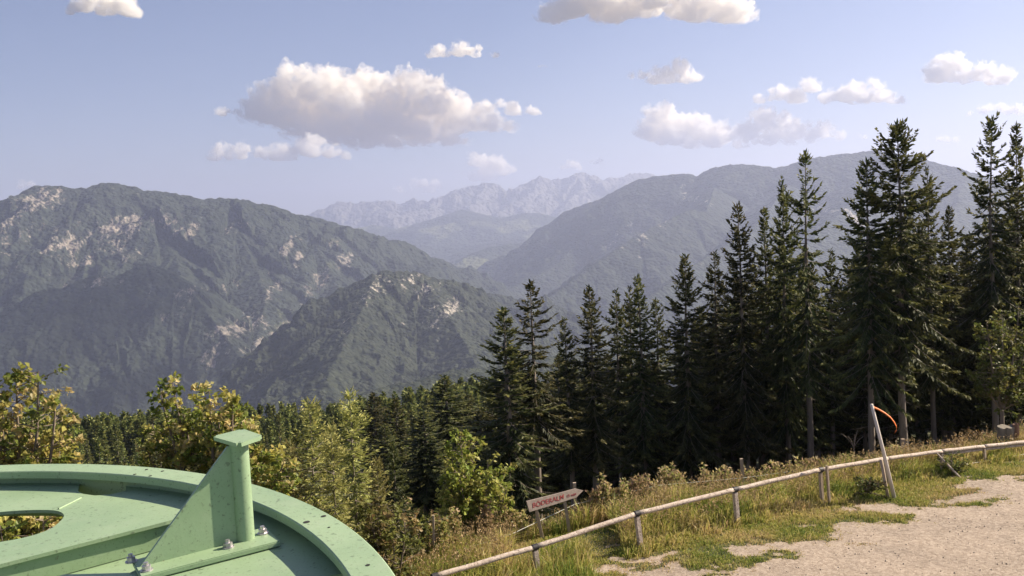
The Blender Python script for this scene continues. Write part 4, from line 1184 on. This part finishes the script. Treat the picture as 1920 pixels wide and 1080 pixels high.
# ------------------------------------------------------------------ grass
def blades(x, y, h, w, lean, col, r):
    n = len(x)
    z = ground_z(x, y) - 0.02
    az = r.uniform(0, 6.283, n)
    bx = np.cos(az) * w / 2; by = np.sin(az) * w / 2
    la = r.uniform(0, 6.283, n)
    lx = np.cos(la) * lean * h + 0.12 * h; ly = np.sin(la) * lean * h - 0.05 * h
    v = np.stack([
        np.stack([x - bx, y - by, z], 1), np.stack([x + bx, y + by, z], 1),
        np.stack([x + bx * .8 + lx * .35, y + by * .8 + ly * .35, z + h * .62], 1), np.stack([x - bx * .8 + lx * .35, y - by * .8 + ly * .35, z + h * .62], 1),
        np.stack([x + lx, y + ly, z + h * (1 - 0.35 * lean)], 1)], 1).reshape(-1, 3)
    b0 = np.arange(n)[:, None] * 5
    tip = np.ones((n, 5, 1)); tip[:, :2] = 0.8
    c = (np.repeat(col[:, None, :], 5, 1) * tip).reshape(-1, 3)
    return v, b0 + np.array([[0, 1, 2, 3]]), b0 + np.array([[3, 2, 4]]), c

def palette(n, x, y, r, straw_bias=0.0):
    g = np.array([[0.11, 0.17, 0.03], [0.20, 0.25, 0.045], [0.33, 0.325, 0.075], [0.47, 0.39, 0.135], [0.56, 0.45, 0.22], [0.48, 0.32, 0.18]])
    t = np.clip(0.36 + np.asarray(straw_bias) + 0.65 * fbm(x / 1.7, y / 1.7, 3, 61) + r.normal(0, 0.17, n), 0, 0.999) * 5
    i = t.astype(int); f = (t - i)[:, None]
    return (g[i] * (1 - f) + g[np.minimum(i + 1, 5)] * f) * r.uniform(0.75, 1.25, (n, 1))

r = np.random.default_rng(77)
VG = []; FQ = []; FT = []; CG = []; base = 0
def add_blades(*a):
    global base
    v, q, t, c = blades(*a)
    VG.append(v); FQ.append(q + base); FT.append(t + base); CG.append(c); base += len(v)
# tall meadow band on and past the fence line
n = 230000
x = r.uniform(-8, 21, n); d = 12.5 * r.random(n) ** 1.35 - 0.5
y = fence_y(x) + d * 1.156
edge_low = np.where(x < 1, -0.5, 0.0)
dens = 0.45 + 0.9 * fbm(x / 0.9, y / 0.9, 3, 71)
k = (r.random(n) < np.clip(dens + 0.25, 0.1, 1)) & (d > -0.30 + 0.35 * fbm(x / 0.7, y / 0.7, 2, 73))
x, y, d = x[k], y[k], d[k]; n = len(x)
h = (0.16 + 0.50 * np.clip((d + 0.4) / 1.6, 0, 1)) * (0.75 + 0.9 * np.clip(fbm(x / 1.3, y / 1.3, 3, 75) + 0.3, 0, 1)) * r.uniform(0.55, 1.25, n)
h = h * np.where((x > -0.3) & (x < 2.3) & (d < 3.5), 0.17, 1.0)
add_blades(x, y, h, np.where(r.random(n) < 0.25, r.uniform(0.028, 0.05, n), r.uniform(0.012, 0.026, n)), r.uniform(0.1, 0.8, n), palette(n, x, y, r, 0.14), r)
# near left, in front of the fence end and under the trees
n = 60000
x = r.uniform(-11, 1.5, n); y = r.uniform(13, 27, n)
k = (y < fence_y(x) + 1); x, y = x[k], y[k]; n = len(x)
h = r.uniform(0.2, 0.75, n)
add_blades(x, y, h, r.uniform(0.014, 0.026, n), r.uniform(0.1, 0.7, n), palette(n, x, y, r, 0.05), r)
# coarse grass on the long slope below the trees
n = 60000
x = r.uniform(-30, 4, n); y = r.uniform(18, 62, n)
k = (y > fence_y(x) + 2) & ((x < -3.5) | (y > fence_y(x) + 9)); x, y = x[k], y[k]; n = len(x)
add_blades(x, y, r.uniform(0.25, 0.8, n), r.uniform(0.03, 0.07, n), r.uniform(0.2, 0.8, n), palette(n, x, y, r, 0.0), r)
# mown verge between fence and gravel
n = 460000
x = r.uniform(-3, 20, n); y = fence_y(x) - r.uniform(-0.5, 8.5, n) * 1.156
pm_ = path_mask(x, y)
k = (r.random(n) < 1 / (1 + np.exp((pm_ + 0.15) * 1.9))) & (pm_ < 1.8) & (r.random(n) < np.where(pm_ > -0.9, 0.45, 0.9)) & (y > 15); x, y, pm_ = x[k], y[k], pm_[k]; n = len(x)
h = (0.022 + 0.085 * np.clip(0.15 - pm_ * 1.1, 0, 1)) * r.uniform(0.6, 1.5, n)
add_blades(x, y, h, r.uniform(0.012, 0.022, n), r.uniform(0.3, 1.0, n), palette(n, x, y, r, 0.06 + 0.4 * np.clip(pm_ + 0.9, 0, 1)), r)
VG = np.concatenate(VG); CG = np.concatenate(CG)
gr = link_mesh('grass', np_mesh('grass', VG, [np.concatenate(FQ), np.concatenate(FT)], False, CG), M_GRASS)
tag(gr, 'green and straw coloured meadow grass around the fences', 'grass', kind='stuff')

# loose stones on the gravel
n = 5200
x = r.uniform(0, 19, n); y = r.uniform(17, 29, n); k = path_mask(x, y) > -0.1; x, y = x[k], y[k]; n = len(x)
sz = 0.008 + 0.02 * r.random(n) ** 3
oct_ = np.array([[1, 0, 0], [0, 1, 0], [-1, 0, 0], [0, -1, 0], [0, 0, 0.7], [0, 0, -0.7]], float)
P_ = np.stack([x, y, ground_z(x, y) + 0.012 + sz * 0.3], 1)
V = P_[:, None] + oct_[None] * sz[:, None, None] * r.uniform(0.6, 1.3, (n, 6, 1))
F = np.arange(n)[:, None, None] * 6 + np.array([[0, 1, 4], [1, 2, 4], [2, 3, 4], [3, 0, 4], [1, 0, 5], [2, 1, 5], [3, 2, 5], [0, 3, 5]])[None]
C = np.repeat(np.array([[0.36, 0.29, 0.24]]) * r.uniform(0.45, 1.4, (n, 1)), 6, 0)
stn = link_mesh('stones', np_mesh('stones', V.reshape(-1, 3), F.reshape(-1, 3), False, C), leaf_mat('stone_colours', trans=0.0, rough=0.9))
tag(stn, 'small loose stones scattered over the gravel track', 'stones', kind='stuff')

# seed heads and dry stalks standing in the band
n = 9500
x = r.uniform(-6, 20, n); d = 5.5 * r.random(n) ** 1.1 + 0.5; y = fence_y(x) + d * 1.156
k = ~((x > -0.3) & (x < 2.3) & (d < 3.5)); x, y, d = x[k], y[k], d[k]; n = len(x)
h = r.uniform(0.55, 1.05, n) * (0.8 + 0.5 * fbm(x / 1.5, y / 1.5, 2, 81)); z = ground_z(x, y)
lx = r.normal(0, 0.13, n) + 0.06; ly = r.normal(0, 0.13, n)
V = []; C = []
for s_ in range(5):
    t_ = r.uniform(0.72, 1.02, n)
    P_ = np.stack([x + lx * t_, y + ly * t_, z + h * t_], 1) + r.normal(0, 0.018, (n, 3))
    T_ = unit(r.normal(0, 0.6, (n, 3)) + np.array([0, 0, 0.7])); S_ = unit(np.cross(T_, r.normal(size=(n, 3))))
    v, _ = kites(P_, T_, S_, r.uniform(0.04, 0.085, n), r.uniform(0.018, 0.035, n)); V.append(v)
    C.append(np.repeat(np.array([[0.44, 0.35, 0.18]]) * r.uniform(0.6, 1.4, (n, 1)) * np.array([[1, 0.95, 0.9]]), 4, 0))
P_ = np.stack([x, y, z], 1); T_ = unit(np.stack([lx, ly, h], 1)); S_ = unit(np.cross(T_, r.normal(size=(n, 3))))
v, _ = kites(P_, T_, S_, h, np.full(n, 0.012)); V.append(v); C.append(np.repeat(np.array([[0.20, 0.16, 0.07]]) * r.uniform(0.7, 1.3, (n, 1)), 4, 0))
V = np.concatenate(V)
sh = link_mesh('dry_grass', np_mesh('dry_grass', V, np.arange(len(V)).reshape(-1, 4), False, np.concatenate(C)), M_GRASS)
tag(sh, 'dry brown seed heads and stalks over the meadow grass', 'grass', kind='stuff')

# tall single weeds against the dark forest
def weed_mesh(seed, H):
    r_ = np.random.default_rng(seed)
    tm = MB(); P = []; T = []
    for s_ in range(4):
        ax_ = r_.normal(0, 0.10, 2); tp_ = np.array([ax_[0], ax_[1], H * r_.uniform(0.75, 1.0)])
        tm.tube([(0, 0, -0.1), tp_ * 0.5 + r_.normal(0, 0.02, 3), tp_], [0.011, 0.009, 0.005], 4)
        for q in range(16):
            t_ = r_.uniform(0.45, 1.0)
            P.append(np.repeat((tp_ * t_ + r_.normal(0, 0.05, 3))[None], 6, 0) + r_.normal(0, 0.025, (6, 3))); T.append(unit(r_.normal(0, 0.8, (6, 3)) + np.array([0, 0, .5])))
    P = np.concatenate(P); T = np.concatenate(T)
    S_ = unit(np.cross(T, r_.normal(size=P.shape)))
    v, f = kites(P, T, S_, r_.uniform(0.06, 0.12, len(P)), r_.uniform(0.04, 0.07, len(P)))
    c = np.array([[0.38, 0.29, 0.14], [0.28, 0.27, 0.1], [0.46, 0.33, 0.22], [0.22, 0.23, 0.07]])[r_.integers(0, 4, len(P))]
    a = np_mesh('seed_heads', v, f, False, np.repeat(c, 4, 0)); a.materials.append(M_LEAF)
    b_ = tm.mesh('stalk', True); b_.materials.append(M_TWIG)
    return b_, a
WEED = [weed_mesh(300 + k, 1.0) for k in range(3)]
weeds = [(1168, 905, 26.9), (1200, 898, 27.2), (1262, 896, 27.7), (1325, 884, 28.2), (1400, 884, 28.5), (1436, 882, 28.7), (1490, 872, 29.2), (1540, 864, 29.5), (1585, 862, 29.7), (1140, 905, 26.7), (1115, 922, 26.5), (850, 965, 23.9), (905, 950, 24.6), (935, 962, 25), (1246, 886, 27.8), (1277, 884, 27.8), (1343, 888, 28.4), (1360, 884, 28.4), (1312, 893, 28.2), (1227, 905, 27.4), (1186, 910, 27), (1150, 915, 26.8), (1127, 918, 26.8), (1450, 874, 29), (1474, 868, 29), (1514, 866, 29.4), (1526, 868, 29.4), (1617, 858, 29.6), (1665, 846, 29.8), (1677, 842, 29.8), (1105, 935, 26.5), (1420, 888, 28.6), (1212, 900, 27.6), (1290, 905, 27.8), (1330, 900, 28), (1760, 842, 31), (1565, 864, 29.6), (1382, 893, 28.4), (760, 950, 23), (955, 958, 25.2), (976, 965, 25)]
for k, (px, py, Y) in enumerate(weeds):
    t_ = at(px, py, Y); z0 = gz(t_.x, Y); H_ = max(0.6, t_.z - z0 + 0.1)
    e = empty('tall_weed', (t_.x, Y, z0), k * 1.1); e.scale = (max(1.0, H_ * 0.9),) * 2 + (H_,)
    for nm, me in zip(('stalk', 'seed_heads'), WEED[k % 3]):
        o = bpy.data.objects.new(nm, me); COL.objects.link(o); o.parent = e
    tag(e, 'tall dried weed with tufted seed heads along the wire fence', 'weed', 'tall dried weeds along the wire fence')

# ------------------------------------------------------------------ clouds, far beyond the last peaks
m, nt, b, out = new_mat('cloud_droplets')
nt.nodes.remove(b)
pv = N(nt, 'VolumePrincipled'); pv.inputs['Density'].default_value = 0.014; pv.inputs['Color'].default_value = (1, 0.985, 0.955, 1); pv.inputs['Anisotropy'].default_value = 0.15
tc = N(nt, 'TexCoord')
fa = noise_tex(nt, 0.0036, 7, 0.68, tc.outputs['Object'])
mr = N(nt, 'MapRange'); mr.inputs['From Min'].default_value = 0.42; mr.inputs['From Max'].default_value = 0.60; mr.inputs['To Min'].default_value = 0.0; mr.inputs['To Max'].default_value = 0.0062
nt.links.new(fa, mr.inputs['Value']); nt.links.new(mr.outputs[0], pv.inputs['Density'])
nt.links.new(pv.outputs[0], out.inputs['Volume'])
M_CLOUD = m
M_VEIL = m.copy(); M_VEIL.name = 'cloud_edge_droplets'
for n_ in M_VEIL.node_tree.nodes:
    if n_.bl_idname == 'ShaderNodeMapRange': n_.inputs['From Min'].default_value = 0.44; n_.inputs['To Max'].default_value = 0.0035
CY = 36000.0
def env_spheres(x0, x1, ybase, h, n, r, lump=0.0):
    o = []
    for _ in range(n):
        t = r.uniform(0.03, 0.97); e_ = (1 - abs(2 * t - 1) ** 2.2) ** 0.7 * (1 + lump * math.sin(t * 19 + x0))
        rr = h * r.uniform(0.2, 0.4) * (0.45 + 0.55 * e_)
        py = ybase - rr * 0.6 - r.random() ** 1.2 * max(0, h * e_ - 1.5 * rr)
        o.append((x0 + (x1 - x0) * t, py, rr))
    return o
def cloud(label, spheres, voxel, dist=CY, amp=0.35, depth=1.0, base_py=None):
    k = dist / F_PX
    r_ = random.Random(len(label) * 31 + int(spheres[0][0]))
    c0 = at(sum(s[0] for s in spheres) / len(spheres), sum(s[1] for s in spheres) / len(spheres), dist)
    bm = bmesh.new()
    allsp = []
    for px, py, q in spheres:
        allsp.append((px, py, q))
        for _ in range(7 if q > 10 else 4):
            a_ = r_.uniform(-0.5, math.pi + 0.5); w_ = q * r_.uniform(0.28, 0.5)
            allsp.append((px + math.cos(a_) * q * r_.uniform(0.75, 1.1), py - math.sin(a_) * q * r_.uniform(0.6, 0.95), w_))
    for px, py, rr in allsp:
        p = at(px, py, dist) - c0
        p.y += r_.uniform(-1, 1) * 1.1 * rr * k * depth
        ret = bmesh.ops.create_icosphere(bm, subdivisions=3 if rr > 9 else 2, radius=rr * k)
        for v in ret['verts']: v.co = Vector((v.co.x * 1.12, v.co.y * 1.1, v.co.z * (0.95 if v.co.z > 0 else 0.55))) + p
    me = bpy.data.meshes.new('tmp'); bm.to_mesh(me); bm.free()
    tmp = bpy.data.objects.new('tmp', me); COL.objects.link(tmp)
    md = tmp.modifiers.new('r', 'REMESH'); md.mode = 'VOXEL'; md.voxel_size = voxel * k
    me2 = bpy.data.meshes.new_from_object(tmp.evaluated_get(bpy.context.evaluated_depsgraph_get()))
    bpy.data.objects.remove(tmp)
    nv = len(me2.vertices)
    co = np.empty(nv * 3, np.float32); me2.vertices.foreach_get('co', co); co = co.reshape(-1, 3).astype(float)
    no = np.empty(nv * 3, np.float32); me2.vertex_normals.foreach_get('vector', no); no = no.reshape(-1, 3)
    hh = max(s[2] for s in spheres) * k
    edge = 0
    for o_, (sc_, am) in enumerate(((0.7, 0.8), (0.3, 0.7), (0.13, 0.6))):
        edge = edge + am * perlin3(co / (sc_ * hh) + 5.5, o_ + 7)
    me3 = me2.copy()
    ve = co + no * (((edge * 0.42 + 0.10) * hh * np.clip(no[:, 2] * 0.4 + 0.75, 0.3, 1)))[:, None]
    me3.vertices.foreach_set('co', ve.astype(np.float32).ravel()); me3.update(); me3.materials.clear()
    disp = 0
    for o_, (sc_, am) in enumerate(((0.9, 0.8), (0.42, 0.65), (0.2, 0.5), (0.1, 0.32))):
        n_ = perlin3(co / (sc_ * hh), o_)
        disp = disp + am * (np.abs(n_) * 1.6 - 0.35)
    up = np.clip(no[:, 2] * 0.6 + 0.7, 0.25, 1)
    co = co + no * (disp * amp * hh * up)[:, None]
    me2.vertices.foreach_set('co', co.astype(np.float32).ravel()); me2.update()
    me2.materials.clear()
    o = link_mesh('cloud', me2, M_CLOUD); o.location = c0
    link_mesh('cloud_veil', me3, M_VEIL, o)
    o.data.polygons.foreach_set('use_smooth', np.full(len(me2.polygons), True))
    return tag(o, label, 'cloud', 'cumulus clouds', 'stuff')
rr = random.Random(5)
sp_ = Vector((-1560, 3600, -330)) + SUN * (2050 / SUN.z)
big = [(560, 185, 46), (545, 215, 45), (610, 178, 40), (590, 215, 50), (655, 205, 50), (690, 180, 36), (735, 185, 42), (775, 178, 40), (800, 200, 45), (830, 215, 38), (740, 230, 52), (690, 235, 52), (640, 235, 45), (520, 195, 36), (500, 215, 30), (480, 205, 20), (860, 228, 30), (890, 232, 26), (920, 238, 18), (950, 241, 9), (640, 262, 22), (680, 264, 24), (730, 262, 22), (790, 262, 22), (840, 266, 14), (600, 250, 30), (570, 240, 30), (780, 235, 45), (840, 240, 30), (870, 265, 8), (470, 215, 10)]
cloud('largest white cumulus with a grey base, left of centre', big, 1.9, amp=0.30)
cloud('small flat cloud trailing off the largest cumulus on its lit side', env_spheres(878, 1012, 218, 36, 16, rr, 0.3), 1.6)
cloud('long low cloud under the largest cumulus', env_spheres(395, 560, 303, 44, 18, rr, 0.35) + env_spheres(520, 655, 300, 40, 16, rr, 0.3), 1.6, dist=32000)
cloud('small puff just off the shaded end of the largest cumulus', env_spheres(393, 456, 221, 24, 10, rr), 1.4)
cloud('small lone flat cloud above the far peaks, highest but the cropped one', env_spheres(797, 938, 109, 30, 18, rr, 0.3), 1.5)
cloud('wide cloud cropped by the picture\'s upper edge', env_spheres(1015, 1400, 42, 95, 40, rr, 0.2), 2.2)
cloud('ragged small cloud with a loose wisp at one end', env_spheres(1215, 1315, 160, 50, 16, rr) + env_spheres(1180, 1212, 150, 26, 6, rr), 1.5)
cloud('long flat-based cloud of several heads over the tall spruces', env_spheres(1416, 1580, 195, 42, 18, rr, 0.3) + env_spheres(1540, 1692, 196, 46, 20, rr, 0.3), 1.8)
cloud('twin-lumped cloud high over the tallest spruces', env_spheres(1735, 1815, 158, 58, 14, rr) + env_spheres(1800, 1895, 160, 46, 14, rr), 1.6)
cloud('long sloping cumulus bank right above the spruce tops', [(1240, 222, 22), (1235, 245, 30), (1270, 240, 28), (1262, 262, 22), (1310, 250, 26), (1350, 258, 24), (1395, 252, 22), (1440, 235, 26), (1420, 222, 14), (1475, 245, 24), (1440, 262, 20), (1500, 250, 20), (1545, 250, 16), (1575, 258, 9), (1210, 252, 14), (1195, 252, 8), (1330, 270, 16), (1390, 272, 12), (1290, 272, 14), (1520, 262, 10), (1480, 266, 12)], 1.8)
cloud('pale flat cloud behind the tops of the last tall spruces', env_spheres(1815, 1935, 217, 28, 16, rr, 0.2), 1.6)
cloud('puffy little cloud rising right behind the far peaks', [(900, 305, 16), (925, 310, 18), (940, 322, 16), (910, 330, 18), (960, 320, 8), (885, 296, 7), (890, 335, 10)], 1.4)
cloud('tiny oval puff above the central peak', env_spheres(1052, 1088, 320, 26, 8, rr), 1.2)
cloud('tiny wisp next to the oval puff', env_spheres(1098, 1137, 309, 14, 8, rr), 1.0)
cloud('cloud in the upper corner, cut by the frame', env_spheres(120, 265, 33, 52, 20, rr, 0.2), 1.8)
cloud('faint low cloud bank before the far peaks\' sky', env_spheres(735, 850, 364, 26, 14, rr, 0.3), 1.4)
cloud('small puff half hidden at the end of the left ridge', env_spheres(28, 70, 357, 24, 8, rr), 1.2)
cloud('thin scrap of cloud between two spruce tops', env_spheres(1752, 1802, 270, 22, 9, rr), 1.2)
cloud('tiny scrap trailing the sloping bank', env_spheres(1597, 1628, 262, 12, 6, rr), 1.0)
cloud('speck of cloud alone in the blue', env_spheres(1010, 1026, 127, 12, 5, rr), 0.9)

# unseen cloud added above the frame to shade the foot of the left mountain
def shade_cloud(c, rx, ry, rz, seed):
    r_ = random.Random(seed); bm = bmesh.new()
    for _ in range(46):
        a_ = r_.uniform(0, 6.28); q = math.sqrt(r_.random()); w_ = rz * r_.uniform(0.5, 1.0)
        bmesh.ops.create_icosphere(bm, subdivisions=3, radius=w_, matrix=Matrix.Translation((math.cos(a_) * q * rx, math.sin(a_) * q * ry, r_.uniform(0, rz * 0.5))))
    me = bpy.data.meshes.new('tmp'); bm.to_mesh(me); bm.free()
    tmp = bpy.data.objects.new('tmp', me); COL.objects.link(tmp)
    md = tmp.modifiers.new('r', 'REMESH'); md.mode = 'VOXEL'; md.voxel_size = rz * 0.12
    me2 = bpy.data.meshes.new_from_object(tmp.evaluated_get(bpy.context.evaluated_depsgraph_get())); bpy.data.objects.remove(tmp)
    me2.materials.clear()
    o = link_mesh('cloud', me2, M_CLOUD); o.location = c
    return tag(o, 'unseen cloud added overhead to shade the foot of the left mountain', 'cloud', 'cumulus clouds', 'stuff')
shade_cloud(sp_, 720, 520, 150, 3)

# ------------------------------------------------------------------ air
bm = bmesh.new(); bmesh.ops.create_cube(bm, size=1.0)
X0, X1, Y0, Y1, Z0, Z1 = -15500, 16500, -1950, 27500, -765, 1250
for v in bm.verts: v.co = Vector(((X0 + X1) / 2 + v.co.x * (X1 - X0), (Y0 + Y1) / 2 + v.co.y * (Y1 - Y0), (Z0 + Z1) / 2 + v.co.z * (Z1 - Z0)))
me = bpy.data.meshes.new('haze'); bm.to_mesh(me); bm.free()
m, nt, b, out = new_mat('haze_air')
nt.nodes.remove(b)
pv = N(nt, 'VolumePrincipled'); pv.inputs['Density'].default_value = 7.8e-5; pv.inputs['Color'].default_value = (0.60, 0.66, 0.92, 1); pv.inputs['Anisotropy'].default_value = 0.35
nt.links.new(pv.outputs[0], out.inputs['Volume'])
hz = link_mesh('haze', me, m)
tag(hz, 'bluish summer haze in the valley air', 'haze', kind='stuff')
